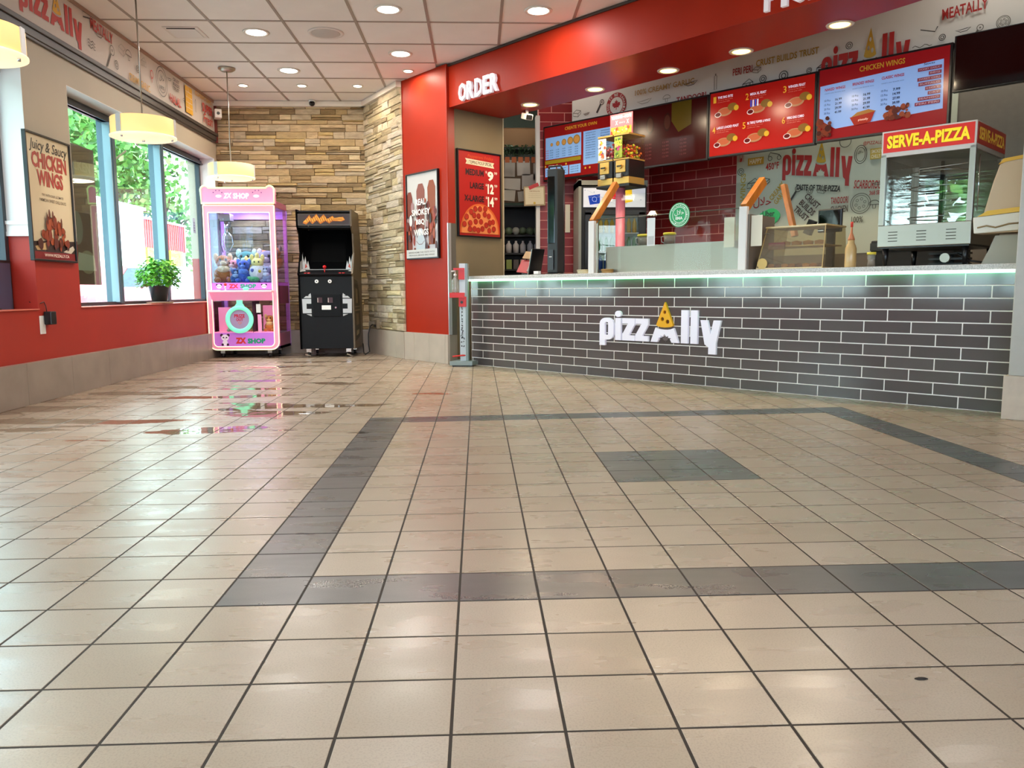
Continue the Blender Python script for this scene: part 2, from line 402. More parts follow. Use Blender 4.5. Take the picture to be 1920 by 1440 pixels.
# ================================================================== ROOM SHELL
# ---- floor: tiles built one by one
def floormat(key, col, n1=.035):
    if key in MATS: return MATS[key]
    mt = bpy.data.materials.new(key); mt.use_nodes = True; n = mt.node_tree; b = n.nodes['Principled BSDF']; L = n.links
    g = n.nodes.new('ShaderNodeNewGeometry')
    def noise(scale, det, st=(1, 1, 1)):
        mp = n.nodes.new('ShaderNodeMapping'); mp.inputs['Scale'].default_value = st
        x = n.nodes.new('ShaderNodeTexNoise'); x.inputs['Scale'].default_value = scale; x.inputs['Detail'].default_value = det
        L.new(g.outputs['Position'], mp.inputs['Vector']); L.new(mp.outputs['Vector'], x.inputs['Vector']); return x
    sp = noise(260, 2); blot = noise(2.6, 4)
    c = lin(col)
    r1 = n.nodes.new('ShaderNodeValToRGB'); r1.color_ramp.elements[0].position = .36; r1.color_ramp.elements[1].position = .52
    r1.color_ramp.elements[0].color = tuple(v * .85 for v in c[:3]) + (1,); r1.color_ramp.elements[1].color = c
    L.new(sp.outputs['Fac'], r1.inputs['Fac'])
    mxa = n.nodes.new('ShaderNodeMix'); mxa.data_type = 'RGBA'; mxa.blend_type = 'MULTIPLY'; mxa.inputs[0].default_value = 1
    r2 = n.nodes.new('ShaderNodeMapRange'); r2.inputs['From Min'].default_value = .3; r2.inputs['From Max'].default_value = .7; r2.inputs['To Min'].default_value = 1 - n1; r2.inputs['To Max'].default_value = 1 + n1
    L.new(blot.outputs['Fac'], r2.inputs['Value']); L.new(r1.outputs['Color'], mxa.inputs[6]); L.new(r2.outputs['Result'], mxa.inputs[7])
    # mop-wet film: puddle shapes stretched along x, strongest towards the window wall
    wet = noise(1.5, 5, (.75, 2.6, 1))
    sx = n.nodes.new('ShaderNodeSeparateXYZ'); L.new(g.outputs['Position'], sx.inputs[0])
    mrx = n.nodes.new('ShaderNodeMapRange'); mrx.inputs['From Min'].default_value = -1.6; mrx.inputs['From Max'].default_value = .8; mrx.inputs['To Min'].default_value = 0.1; mrx.inputs['To Max'].default_value = -.1
    mry = n.nodes.new('ShaderNodeMapRange'); mry.inputs['From Min'].default_value = 1.2; mry.inputs['From Max'].default_value = 2.6; mry.inputs['To Min'].default_value = -.35; mry.inputs['To Max'].default_value = .0
    L.new(sx.outputs['X'], mrx.inputs['Value']); L.new(sx.outputs['Y'], mry.inputs['Value'])
    a1 = n.nodes.new('ShaderNodeMath'); a1.operation = 'ADD'; a2 = n.nodes.new('ShaderNodeMath'); a2.operation = 'ADD'
    L.new(wet.outputs['Fac'], a1.inputs[0]); L.new(mrx.outputs['Result'], a1.inputs[1]); L.new(a1.outputs[0], a2.inputs[0]); L.new(mry.outputs['Result'], a2.inputs[1])
    far = n.nodes.new('ShaderNodeMapRange'); far.inputs['From Min'].default_value = 3.6; far.inputs['From Max'].default_value = 5.2; far.inputs['To Min'].default_value = 0; far.inputs['To Max'].default_value = -.055
    a3 = n.nodes.new('ShaderNodeMath'); a3.operation = 'ADD'; L.new(sx.outputs['Y'], far.inputs['Value']); L.new(a2.outputs[0], a3.inputs[0]); L.new(far.outputs['Result'], a3.inputs[1])
    th = n.nodes.new('ShaderNodeMapRange'); th.inputs['From Min'].default_value = .625; th.inputs['From Max'].default_value = .64; L.new(a3.outputs[0], th.inputs['Value'])
    mw = n.nodes.new('ShaderNodeMix'); mw.data_type = 'RGBA'; mw.blend_type = 'MULTIPLY'; L.new(th.outputs['Result'], mw.inputs[0]); L.new(mxa.outputs[2], mw.inputs[6]); mw.inputs[7].default_value = (.66, .58, .52, 1)
    L.new(mw.outputs[2], b.inputs['Base Color'])
    rr = n.nodes.new('ShaderNodeMapRange'); rr.inputs['To Min'].default_value = .3; rr.inputs['To Max'].default_value = .03; L.new(th.outputs['Result'], rr.inputs['Value'])
    sm = noise(3.5, 3, (1, 3, 1))
    r3 = n.nodes.new('ShaderNodeMapRange'); r3.inputs['From Min'].default_value = .35; r3.inputs['From Max'].default_value = .65; r3.inputs['To Min'].default_value = .25; r3.inputs['To Max'].default_value = .34
    L.new(sm.outputs['Fac'], r3.inputs['Value']); L.new(r3.outputs['Result'], rr.inputs['To Min'])
    L.new(rr.outputs['Result'], b.inputs['Roughness'])
    b.inputs['Specular IOR Level'].default_value = .75
    bp = n.nodes.new('ShaderNodeBump'); bp.inputs['Strength'].default_value = .05; bp.inputs['Distance'].default_value = .01
    lw = noise(9, 2); L.new(lw.outputs['Fac'], bp.inputs['Height']); L.new(bp.outputs['Normal'], b.inputs['Normal'])
    MATS[key] = mt; return mt
FT = [floormat('beige_floor_tile_a', 'a3907c'), floormat('beige_floor_tile_b', '9e8a75'), floormat('beige_floor_tile_c', 'a89582'), floormat('dark_floor_tile', '4c4a4b', .15)]
def warp(i, j):
    dy = .07 * max(-7, min(8, i - 4)) * max(0, min(1, j / 15))
    return (i * .2, (j + dy) * .2)
def dark(i, j):
    if 3 <= i <= 5 and 6 <= j <= 8: return True
    inx = -3 <= i <= 11; iny = 0 <= j <= 14
    return (inx and j in (0, 14)) or (iny and i in (-3, 11))
floor = struct('floor')
MB().box(-3.4, 6.2, -4.0, 9.6, -.12, -.0009).build('floor_bed', mat('dark_grout', '33281f', .8), floor)
cells = []
for i in range(-16, 19):
    for j in range(-19, 42):
        x, y = warp(i + .5, j + .5)
        d = math.hypot(x - .05, y + 1.9); az = math.atan2(x - .05, y + 1.9)
        if x < -3.15: continue
        vis = y > -1.0 and abs(az - .042) < .64
        cells.append((0 if vis else 1, d, i, j))
cells.sort()
rest = [MB() for _ in range(4)]; g = .003; nsing = 0
for vis, d, i, j in cells:
    mi = 3 if dark(i, j) else random.choice((0, 0, 1, 2))
    q = [warp(i, j), warp(i + 1, j), warp(i + 1, j + 1), warp(i, j + 1)]
    cx = sum(p[0] for p in q) / 4; cy_ = sum(p[1] for p in q) / 4
    dz = random.uniform(-.0002, 0)
    def ring_(ins, z): return [(p[0] + (ins if p[0] < cx else -ins), p[1] + (ins if p[1] < cy_ else -ins), z) for p in q]
    vs = ring_(g, -.004) + ring_(g, dz - .0004) + ring_(g + .001, dz)
    fs = [(8, 9, 10, 11)] + [(k, (k + 1) % 4, 4 + (k + 1) % 4, 4 + k) for k in range(4)] + [(4 + k, 4 + (k + 1) % 4, 8 + (k + 1) % 4, 8 + k) for k in range(4)]
    if vis == 0 and nsing < 296:
        nsing += 1
        ob = MB().add([(v[0] - cx, v[1] - cy_, v[2]) for v in vs], fs).build('tile', FT[mi], floor, loc=(cx, cy_, 0))
        if mi == 3: ob['label'] = 'dark grey floor tile'
    else: rest[mi].add(vs, fs)
R_ = MB()
for k in range(4):
    n0 = len(R_.v); R_.v += rest[k].v; R_.f += [tuple(n0 + a for a in f) for f in rest[k].f]; R_.m += [k] * len(rest[k].f); R_.sm += rest[k].sm
R_.build('distant_tiles', FT, floor, kind='stuff')

# ---- ceiling: tiles in a T-bar grid
ceiling = struct('ceiling')
CEIL = [mat('ceiling_tile_a', 'f4f0ee', .8, noise=.03, nscale=3, bump=.15, bscale=200), mat('ceiling_tile_b', 'f0ebe8', .8, noise=.03, nscale=3, bump=.15, bscale=200)]
MB().prism([(-3.5, -4.1), (3.9, -4.1), tuple(cpt(5.3, -.15).to_2d()), tuple(cpt(.0, .45).to_2d()), tuple(cpt(-.3, .35).to_2d()), (-.8, 7.4), (-.8, 8.4), (-3.5, 8.4)], ZC + .02, ZC + .12).build('ceiling_slab', CEIL[0], ceiling)
MB().box(-1.2, 6.6, 2.0, 9.7, ZK, ZK + .1).build('kitchen_ceiling', GREYW, ceiling)
MB().add([tuple(cpt(u, n, z)) for z in (ZC - .1, ZK) for u, n in ((-.28, .36), (0, .44), (5.4, -.14))] + [(-.8, 7.4, ZC - .1), (-.8, 7.4, ZK), (-.8, 8.4, ZC - .1), (-.8, 8.4, ZK)], [(0, 1, 4, 3), (1, 2, 5, 4), (6, 0, 3, 7), (8, 6, 7, 9)]).build('ceiling_step', GREYW, ceiling)
TG = mat('ceiling_grid_metal', 'a0938a', .5)
cme = [MB().box(0, .594, 0, .592, 0, .018).mesh('ceiling_tile', CEIL[k]) for k in (0, 1)]
x0g, y0g, sx_, sy_ = -1.559, 5.171, .61, .609
cnt = 0; gr_ = MB()
for i in range(-3, 9):
    for j in range(-15, 6):
        x = x0g + i * sx_; y = y0g + j * sy_
        if x > 3.6 or (x < -3.1 and False): continue
        if y + 2.4 < abs(x) * .5 - 2 or cnt > 296: continue
        pc = V3((x + .3, y + .3, 0)) - CO
        if pc.dot(CN) > .15 and x > -.6: continue
        if x > -.75 and y > 7.0: continue
        cnt += 1
        gr_.box(x - .012, x + .012, y, y + sy_, ZC - .003, ZC + .004)
        gr_.box(x, x + sx_, y - .011, y + .011, ZC - .0035, ZC + .003)
        piece('ceiling_tile', random.choice(cme), ceiling, (x + .008, y + .0085, ZC + .0015))
gr_.build('ceiling_grid', TG, ceiling)

# ---- left wall with window openings
XW = -3.07; XG = -3.24; WT = 2.34; WS = .645
wl = struct('wall_left')
opens = [(-3.2, .5), (1.0, 3.93), (4.55, 8.0)]
lo = MB(); hi = MB(); revl = MB()
lo.box(XW - .32, XW, -4, 8.2, -.1, WS)                                  # under the windows
edges = [-4.0] + [v for q in opens for v in q] + [8.2]
for k in range(0, len(edges), 2):
    lo.box(XW - .32, XW, edges[k], edges[k + 1], WS, 1.16); hi.box(XW - .32, XW, edges[k], edges[k + 1], 1.16, WT)
hi.box(XW - .32, XW, -4, 8.2, WT, ZC + .02)
lo.build('lower_wall', REDW, wl); hi.build('upper_wall', CREAM, wl)
for a, b in opens:                                                     # bright painted reveals, lower part red
    revl.box(XG, XW - .001, a, b, WT - .004, WT + .002); revl.box(XG, XW - .001, b - .004, b + .002, 1.16, WT); revl.box(XG, XW - .001, a - .002, a + .004, 1.16, WT)
    if b > 7: revl.box(XG, XW - .001, b - .005, b + .002, WS, 1.16)
revl.build('window_reveal', WHITE, wl)
tr = MB()
tr.box(XW - .17, XW - .0, 3.915, 3.93, 1.16, 1.265).box(XW - .17, XW, 3.905, 3.93, 1.24, 1.265).box(XW - .17, XW, 3.908, 3.93, 1.16, 1.19)
for a, b in ((.5, 1.0),): tr.box(XW, XW + .015, a, b, 1.16, 1.265).box(XW, XW + .025, a - .01, b, 1.24, 1.265)
tr.build('chair_rail', WHITE, wl)
# windows
GW = glass('window_glass', 'eef8f4', 1.0)
def window(num, a, b, mull):
    wn = struct('window_%d' % num)
    fr_ = MB(); y0, y1 = a, b
    fr_.box(XG - .05, XG + .0, y0, y1, WS - .0, WS + .035).build('bottom_rail', ALUD, wn)
    MB().box(XG - .05, XG + .02, y0, y1, WT - .075, WT - .03).box(XG - .05, XG + .0, y0, y1, WT - .03, WT).box(XG - .02, XG + .035, y0, y1, WT - .075, WT - .06).build('head_rail', ALUD, wn, bevel=.003)
    MB().box(XG - .05, XG + .0, y1 - .045, y1, WS, WT).build('jamb', ALUD, wn); MB().box(XG - .05, XG, y0, y0 + .045, WS, WT).build('jamb', ALUD, wn)
    for ym in mull:
        mm = MB().box(XG - .09, XG + .045, ym - .03, ym + .03, WS + .02, WT - .05).build('mullion', ALU, wn, bevel=.004)
        MB().box(XG - .03, XG + .035, ym - .05, ym - .031, WS + .03, WT - .06).build('glazing_bead', mat('light_aluminium', '93adb8', .3, .3), mm)
    ee = [y0] + list(mull) + [y1]
    for k in range(len(ee) - 1): MB().box(XG - .032, XG - .028, ee[k] + .02, ee[k + 1] - .02, WS + .02, WT - .05).build('pane', GW, wn)
    MB().box(XG - .0, XW + .012, y0, y1, WS - .002, WS + .006).build('window_sill', mat('red_sill', 'd8705c', .3), wn, bevel=.003)
    return wn
window(1, 4.55, 8.0, (5.60, 6.73)); window(2, 1.0, 3.93, (2.45,)); window(3, -3.2, .5, (-2.0, -.75))
# dark moulding and printed border above
t1 = struct('trim_1')
MB().box(XW, XW + .03, -4, 8.06, 2.545, 2.60).box(XW, XW + .045, -4, 8.06, 2.60, 2.635).box(XW, XW + .02, -4, 8.06, 2.525, 2.55).build('moulding', DKMOULD, t1, bevel=.004)
t2 = struct('trim_2', (XW + .012, 0, 0), PI / 2)
MB().box(-4, 8.05, -.0, .012, 2.635, 3.0).build('border_panel', mat('border_print_white', 'c8bcb0', .5), t2)
MB().box(-4, 8.05, -.008, .0, 2.985, 3.017).build('border_trim', mat('border_trim_brown', '9a7a68', .5), t2)
A = Art(-.002)
A.logo(3.95, 4.86, 2.665, 2.99, 'b8281c', 'd9a52c', 'd9cdc2')
A.text('ALWAYS\nHAPPY', 3.05, 3.45, 2.72, 2.93, 'cf9b2a', .02); doodle(A, 'pepper', 3.7, 2.8, .08); A.text('TANDOORI', 2.2, 2.8, 2.8, 2.92, 'b8281c')
A.line([(4.86, 2.94), (5.02, 2.97), (5.02, 2.99), (4.86, 2.985)], .012, '3a342e', True)
A.text('MEATALLY', 4.98, 5.38, 2.88, 2.97, 'b8281c', .02, -.04)
doodle(A, 'wave', 4.98, 2.76, .06); doodle(A, 'pepper', 5.12, 2.87, .07); doodle(A, 'cutter', 5.3, 2.76, .1); doodle(A, 'box', 5.55, 2.88, .07, 'a59c92'); doodle(A, 'ring', 5.42, 2.72, .035)
doodle(A, 'mushroom', 5.68, 2.87, .06); doodle(A, 'ring', 5.86, 2.80, .03); doodle(A, 'cheese', 6.0, 2.9, .06, 'a59c92'); A.text('CREAMY GARLIC', 5.66, 6.12, 2.655, 2.72, 'cf9b2a', .02, -.02)
doodle(A, 'pin', 6.18, 2.82, .06, 'b8281c'); A.ring(6.42, 2.83, .14, .008, '3a342e'); A.ring(6.42, 2.83, .105, .006, '3a342e'); doodle(A, 'halal', 6.42, 2.86, .06, '3a342e'); A.text('100%', 6.36, 6.48, 2.755, 2.79, '3a342e')
doodle(A, 'pepper', 6.62, 2.9, .06); A.text('CRUST\nBUILDS\nTRUST', 6.72, 6.9, 2.83, 2.95, '3a342e', .02); A.text('HALAL', 6.62, 6.92, 2.685, 2.77, 'b8281c', .03)
A.rect(7.06, 7.27, 2.68, 2.96, 'd5a030')
for k in range(1, 5): A.rect(7.07, 7.26, 2.68 + k * .055, 2.685 + k * .055, 'd9cdc2')
for k in range(5): A.rect(7.1 + (k % 3) * .05, 7.106 + (k % 3) * .05, 2.68 + k * .055, 2.735 + k * .055, 'd9cdc2')
A.text('CLASSIC DIPS', 7.36, 7.9, 2.93, 2.975, 'cf9b2a', .02); doodle(A, 'roll', 7.36, 2.8, .06); doodle(A, 'mushroom', 7.0, 2.78, .03)
A.text('SUPER', 7.58, 7.93, 2.80, 2.9, 'b8281c', .03); A.text('Fresh', 7.6, 7.92, 2.68, 2.79, 'b8281c', .01, 0, .3)
A.build(t2, 'border_print')
MB().box(-3.07, -3.03, 8.03, 8.06, 2.53, 3.01).build('border_end_trim', mat('brown_end_trim', '6b2a20', .4), t1)
# baseboards of beige tiles
BASE_LIT = mat('pale_base_tile', 'bcae9f', .35, noise=.08, nscale=5)  # same tile as BASE, with the stronger light here put into the colour
def baseboard(name, p0, p1, h, t, pitch, off=0, side=1, bm=None):
    d = (V3(p1) - V3(p0)).to_2d().length; rz = math.atan2(p1[1] - p0[1], p1[0] - p0[0])
    b = struct(name, (p0[0], p0[1], 0), rz)
    x = -off
    while x < d:
        a = max(x + .001, 0); e = min(x + pitch - .001, d)
        if e - a > .01: MB().box(a, e, -t * side, 0, 0, h).build('base_tile', bm or BASE, b, bevel=.002)
        x += pitch
    return b
baseboard('baseboard_left', (XW, -4), (XW, 8.08), .285, .055, .61, .3, 1)
# ---- back wall with stacked stone
def stonemat(k, c): return mat('ledger_stone_%s' % k, c, .8, noise=.2, nscale=9, bump=.6, bscale=26, stretch=(1, 1, 3.2))
ST = [stonemat(k, c) for k, c in zip('abcdefg', ('b39a76', 'a68d64', 'c2ad88', '8b724c', 'ad9b80', '7e694a', 'b39966'))]
ST_LIT = [stonemat(k, c) for k, c in zip('hijklmn', ('c6b69a', 'b8a98a', 'd0c2a6', 'a59474', 'c4b8a4', '968668', 'c8b78e'))]  # lighter copies of the stones: window light put into their colours
def stonewall(S, L, z0, z1, limit=296, ST=ST):
    """stacked stone on the local plane y=0, facing -y"""
    n = 0; z = z0; more = MB()
    while z < z1 - .01:
        h = min(random.choice((.05, .065, .075, .085)), z1 - z)
        if z1 - z - h < .04: h = z1 - z
        x = -random.uniform(0, .2)
        while x < L:
            l = random.choice((.14, .18, .24, .3, .36, .42)); a = max(x, 0); e = min(x + l, L)
            if e - a < .03: x += l; continue
            if L - e < .05: e = L
            cuts = [0, 1]
            if e - a > .16 and random.random() < .42: cuts = [0, random.uniform(.35, .65), 1]
            for q in range(len(cuts) - 1):
                za, zb = z + h * cuts[q], z + h * cuts[q + 1]
                y = -random.uniform(.010, .03) ; c = random.uniform(.002, .006)
                j = lambda s=.006: random.uniform(-s, s)
                f_ = [(a + c, y + j(), za + c), (e - c, y + j(), za + c), (e - c, y + j(), zb - c), (a + c, y + j(), zb - c)]
                mid = ((a + e) / 2 + j(.03), y - abs(j(.01)), (za + zb) / 2 + j(.008))
                vs = [(a, 0, za), (e, 0, za), (e, 0, zb), (a, 0, zb)] + f_ + [mid]
                fs = [(0, 1, 5, 4), (1, 2, 6, 5), (2, 3, 7, 6), (3, 0, 4, 7), (4, 5, 8), (5, 6, 8), (6, 7, 8), (7, 4, 8)]
                mi = random.choice((0, 0, 1, 1, 2, 3, 4, 4, 5, 6))
                if n < limit:
                    cx, cz = (a + e) / 2, (za + zb) / 2
                    MB().add([(v[0] - cx, v[1], v[2] - cz) for v in vs], fs).build('stone', ST[mi], S, loc=(cx, 0, cz)); n += 1
                else: more.add(vs, fs, mi)
            x = e
        z += h
    if more.f: more.build('small_stones', ST, S, kind='stuff')
wb = struct('wall_back', (XW, 8.1, 0))
MB().box(-.3, 1.9, 0, .12, -.1, ZC + .02).build('wall_core', mat('mortar_grey', '9a8a70', .9), wb)
stonewall(wb, 1.785, .29, 2.985)
baseboard('baseboard_back', (XW, 8.1), (-1.26, 8.1), .285, .03, .61)
p0 = (-1.285, 8.1); p1 = (-.752, 7.1); dd = math.hypot(p1[0] - p0[0], p1[1] - p0[1]); rzk = math.atan2(p1[1] - p0[1], p1[0] - p0[0])
wc = struct('wall_corner', (p0[0], p0[1], 0), rzk)
MB().box(0, dd, 0, .12, -.1, ZC + .02).build('wall_core', mat('mortar_grey', '9a8a70', .9), wc)
stonewall(wc, dd, .31, 2.985, ST=ST_LIT)
baseboard('baseboard_corner', p0, p1, .30, .03, .45, 0, 1, BASE_LIT)
cw = struct('trim_3')
MB().box(XW, -1.26, 8.02, 8.1, 2.955, ZC - .004).build('crown_strip', mat('cream_crown', 'e8e0d4', .5), cw)
MB(Matrix.Translation((p0[0], p0[1], 0)) @ Matrix.Rotation(rzk, 4, 'Z')).box(0, dd, -.06, .0, 2.955, ZC - .004).build('crown_strip', mat('cream_crown', 'e8e0d4', .5), cw)
# ---- red column (front face B-C, return face into the kitchen)
B_ = V3((-.75, 7.1, 0)); C_ = V3((-.24, 6.42, 0)); dBC = (C_ - B_).normalized(); RZB = math.atan2(dBC.y, dBC.x); LBC = (C_ - B_).length
wr = struct('wall_column', tuple(B_), RZB)
MB().box(0, LBC, 0, .012, .30, ZC).build('red_face', RED, wr)
MB().box(0, LBC - .09, .012, .1, -.1, ZC).build('column_core', REDW, wr)
MB().box(.0, .012, -.004, 0, .30, ZC - .01).build('edge_strip', mat('edge_dark_red', '8c2a1e', .4), wr)
baseboard('baseboard_column', tuple(B_)[:2], tuple(C_)[:2], .305, .028, .3, .1, 1, BASE_LIT)
n_c = float((C_ - CO).dot(CN)); u_c = float((C_ - CO).dot(CU))
ws = struct('wall_kitchen', tuple(CO + CU * (u_c) + CN * n_c), RZC + PI / 2)            # local x runs into the kitchen, faces the counter
MB().box(0, .10, -.0, .012, 1.45, ZC).build('red_return', mat('red_return_paint', '9a2412', .45), ws)
MB().box(0, .10, -.0, .012, .30, 1.45).build('steel_lower_panel', mat('dull_steel', '77746c', .4, .6), ws)
MB().box(0, .10, -.002, .012, 0, .30).build('base_tile', BASE, ws)
MB().box(.10, .80, .004, .08, -.1, ZC).build('tan_panel', TAN, ws)
MB().box(.792, .805, -.002, .26, -.1, ZC).build('corner_bead', mat('corner_bead_beige', 'b5a88e', .5), ws)
MB(Matrix.Translation(tuple(B_)) @ Matrix.Rotation(RZB, 4, 'Z')).box(LBC - .012, LBC + .004, -.006, .0, .305, 1.45).box(LBC, LBC + .004, -.006, .03, .305, 1.45).build('corner_guard', mat('galvanised_steel', 'c0c2c4', .35, .7), None)
bpy.context.scene.objects['corner_guard']['kind'] = 'structure'
bpy.context.scene.objects['corner_guard'].name = 'trim_4'

# ---- soffit over the counter
sof = struct('soffit')
frontl = [(-.32, -.06), (1.05, -.165), (2.14, -.22), (3.5, -.31), (5.2, -.42)]
backl = [(-.28, .7), (.8, .63), (2.1, .53), (3.4, .315), (4.05, .17), (5.2, -.1)]
ZS = 2.6
fp = [cpt(u, n).to_2d()[:] for u, n in frontl]; bpn = [cpt(u, n).to_2d()[:] for u, n in backl]
nf = len(fp)
MB().add([(p[0], p[1], z) for z in (ZS, ZC - .02) for p in fp], [(i, i + 1, nf + i + 1, nf + i) for i in range(nf - 1)]).build('soffit_face', RED, sof)
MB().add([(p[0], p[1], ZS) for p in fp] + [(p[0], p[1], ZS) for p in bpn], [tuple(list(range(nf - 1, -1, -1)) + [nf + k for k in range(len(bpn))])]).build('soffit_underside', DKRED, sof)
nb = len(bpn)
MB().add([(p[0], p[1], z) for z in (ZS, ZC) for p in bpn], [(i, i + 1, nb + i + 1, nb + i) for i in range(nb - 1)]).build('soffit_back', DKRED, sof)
mt_ = MB()
for i in range(nf - 1): mt_.bar((fp[i][0], fp[i][1], ZC - .012), (fp[i + 1][0], fp[i + 1][1], ZC - .012), .03, .022)
mt_.build('soffit_top_trim', DKMOULD, sof)

# ---- kitchen walls
def brickwall(name, loc, rz, L, z0, z1, bl, bh, x0=0, off=0):
    S = struct(name, loc, rz)
    MB().box(x0, L, -.002, .15, -.1, ZK).build('wall_core', mat('red_brick_grout', 'd08a80', .7), S)
    BR = [mat('red_glazed_brick_a', '8c1418', .38, noise=.1, nscale=8), mat('red_glazed_brick_b', '821215', .4, noise=.1, nscale=8)]
    z = z0; r = 0; n = 0
    while z < z1 - .01:
        zb = min(z + bh, z1); x = x0 - (bl / 2 if r % 2 else 0) - off
        while x < L:
            a = max(x, x0) + .0025; e = min(x + bl, L) - .0025
            if e - a > .01 and n < 298:
                hx, hz = (e - a) / 2, (zb - z) / 2 - .0025; c = .002
                vs = [(-hx, .004, -hz), (hx, .004, -hz), (hx, .004, hz), (-hx, .004, hz), (-hx + c, -.004, -hz + c), (hx - c, -.004, -hz + c), (hx - c, -.004, hz - c), (-hx + c, -.004, hz - c)]
                MB().add(vs, [(0, 1, 5, 4), (1, 2, 6, 5), (2, 3, 7, 6), (3, 0, 4, 7), (4, 5, 6, 7)]).build('brick', random.choice(BR), S, loc=(a + hx, 0, (z + zb) / 2)); n += 1
            x += bl
        z = zb; r += 1
    return S
brickwall('wall_red_brick_back', (0, 7.56, 0), 0, 2.07, .86, ZK, .3, .1015, .775)
pB = cpt(.47, 2.37)
brickwall('wall_red_brick_menu', tuple(pB), RZC, 1.15, .86, ZK, .3, .1015, 0, .1)
wm = struct('wall_menu', tuple(CO + CN * 2.37), RZC)                    # local x = u
MB().box(1.62, 5.4, .004, .15, -.1, ZK).build('grey_wall', GREYW, wm)
MB().box(.47, 1.62, .004, .15, -.1, .86).build('lower_wall', GREYW, wm)
MURC = 'b9bfac'
MB().box(1.62, 3.75, -.004, .004, 1.1, 2.9).build('mural_panel', mat('mural_white', MURC, .45), wm)
A = Art(-.006)
A.text('FRESH', 1.63, 1.70, 2.10, 2.32, 'a81e1a', .02, 0); A.text('CHICKEN WINGS', 1.35, 2.05, 1.60, 1.66, 'b09a40', .02, PI / 2); doodle(A, 'ring', 1.67, 2.0, .035, '3a3a30')
A.rect(1.75, 1.93, 2.055, 2.13, 'b8922e'); A.text('HAPPY', 1.77, 1.91, 2.068, 2.118, 'e6e2cc', .02)
A.text('450\u00b0F', 1.955, 2.10, 1.985, 2.06, 'a81e1a', .02, .05); A.line([(1.98, 2.12), (2.0, 2.16), (2.1, 2.13), (2.12, 2.1)], .008, '3a3a30'); A.ring(2.0, 2.1, .022, .006, '3a3a30', n=10); A.ring(2.1, 2.1, .022, .006, '3a3a30', n=10)
A.logo(2.14, 2.87, 1.84, 2.27, 'a02420', 'b09022', MURC, -.10)
A.leaf(2.54, 1.89, .045, MURC)
A.text('TASTE OF TRUE PIZZA', 2.29, 2.75, 1.725, 1.785, '16140f', .035, -.12)
doodle(A, 'box', 1.95, 1.87, .055, '26241c', .007); doodle(A, 'cheese', 1.82, 1.86, .07, '3a3a30', .007)
doodle(A, 'halal', 1.93, 1.66, .1, 'a02420'); A.text('CREAMY\nGARLIC', 2.01, 2.22, 1.68, 1.80, 'b09022', .02, .85)
doodle(A, 'cutter', 2.28, 1.72, .075, '26241c', .007); doodle(A, 'ring', 2.44, 1.73, .03, '6a6a5c'); doodle(A, 'box', 2.57, 1.73, .05, '6a6a5c'); doodle(A, 'mushroom', 2.46, 1.62, .035, '6a6a5c')
A.text('CRUST\nBUILDS\nTRUST', 2.32, 2.52, 1.46, 1.68, '3a1e18', .02, -.75)
A.text('TANDOORI', 2.66, 2.83, 1.585, 1.65, 'a02420', .02); A.text('CHICKEN', 2.66, 2.83, 1.50, 1.565, '5a4c40', .02)
A.ring(2.93, 2.03, .058, .006, '26241c', rz=.085); A.ring(2.93, 2.03, .043, .005, '26241c', rz=.065); doodle(A, 'halal', 2.93, 2.05, .025, '26241c')
A.text('@PIZZALLY.CA', 2.95, 3.2, 2.10, 2.14, 'a02420', .015, -.06); A.ring(2.78, 2.17, .055, .006, '26241c'); A.rect(3.02, 3.14, 1.97, 2.07, 'b8a040'); A.text('SMOKEY\nCHILLY', 3.03, 3.13, 1.98, 2.06, 'd8d4b8')
A.text('SCARBOROUGH', 2.88, 3.2, 1.70, 1.78, 'a02420', .02, -.1); doodle(A, 'pizza', 2.95, 1.57, .095, '4c4c40', .006); A.text('100%', 2.87, 2.98, 1.39, 1.45, '4c4c40', .01); doodle(A, 'pepper', 3.1, 1.74, .05, '3a3a30'); A.text('368 SENT', 3.03, 3.18, 1.64, 1.68, 'a02420', .02)
doodle(A, 'mushroom', 3.08, 1.55, .05, '3a3a30'); doodle(A, 'wave', 3.4, 1.7, .1); doodle(A, 'pizza', 3.5, 1.95, .1); doodle(A, 'pizza', 2.08, 1.5, .06, '3a3a30')
A.build(wm, 'mural_print')
# printed border above the screens (its own plane, in front of the wall)
bs = struct('trim_5', tuple(cpt(.558, 1.465, .0705)), RZC); bs.scale = (.908, 1, .908)
MB().box(-.53, 5.3, 0, .02, 2.79, 3.4).build('border_panel', mat('border_panel_grey', 'cfcdc6', .5), bs)
A = Art(-.002)
doodle(A, 'box', -.45, 2.9, .06, '5a564c'); doodle(A, 'cutter', -.1, 2.93, .07, '2c2a26', .008); doodle(A, 'pepper', -.3, 2.87, .05, '5a564c')
A.disc(.15, 2.90, .145, '9a1c22', n=28); A.disc(.15, 2.90, .095, 'cfcdc6', n=24); A.leaf(.15, 2.905, .065, '9a1c22')
for k, ch in enumerate('PROUD TO BE CANADIAN'):
    a = PI * 1.25 - k * PI * 1.5 / 19
    if ch != ' ': A.text(ch, .15 + .12 * math.cos(a) - .011, .15 + .12 * math.cos(a) + .011, 2.90 + .12 * math.sin(a) - .015, 2.90 + .12 * math.sin(a) + .015, 'cfcdc6', .03, a - PI / 2)
A.text('100% CREAMY GARLIC', .42, 1.2, 2.96, 3.02, 'a08040', .02); doodle(A, 'pepper', .55, 2.87, .1, '7a766c'); doodle(A, 'mushroom', .85, 2.86, .05, '7a766c'); doodle(A, 'pepper', 1.15, 2.96, .09, '2c2a26', .007)
A.text('TANDOORI', .98, 1.35, 2.79, 2.85, '9a2420', .03); doodle(A, 'roll', 1.46, 2.92, .07, '6a665c'); A.text('PERI PERI', 1.66, 1.88, 2.95, 3.02, '9a2420', .02, .0)
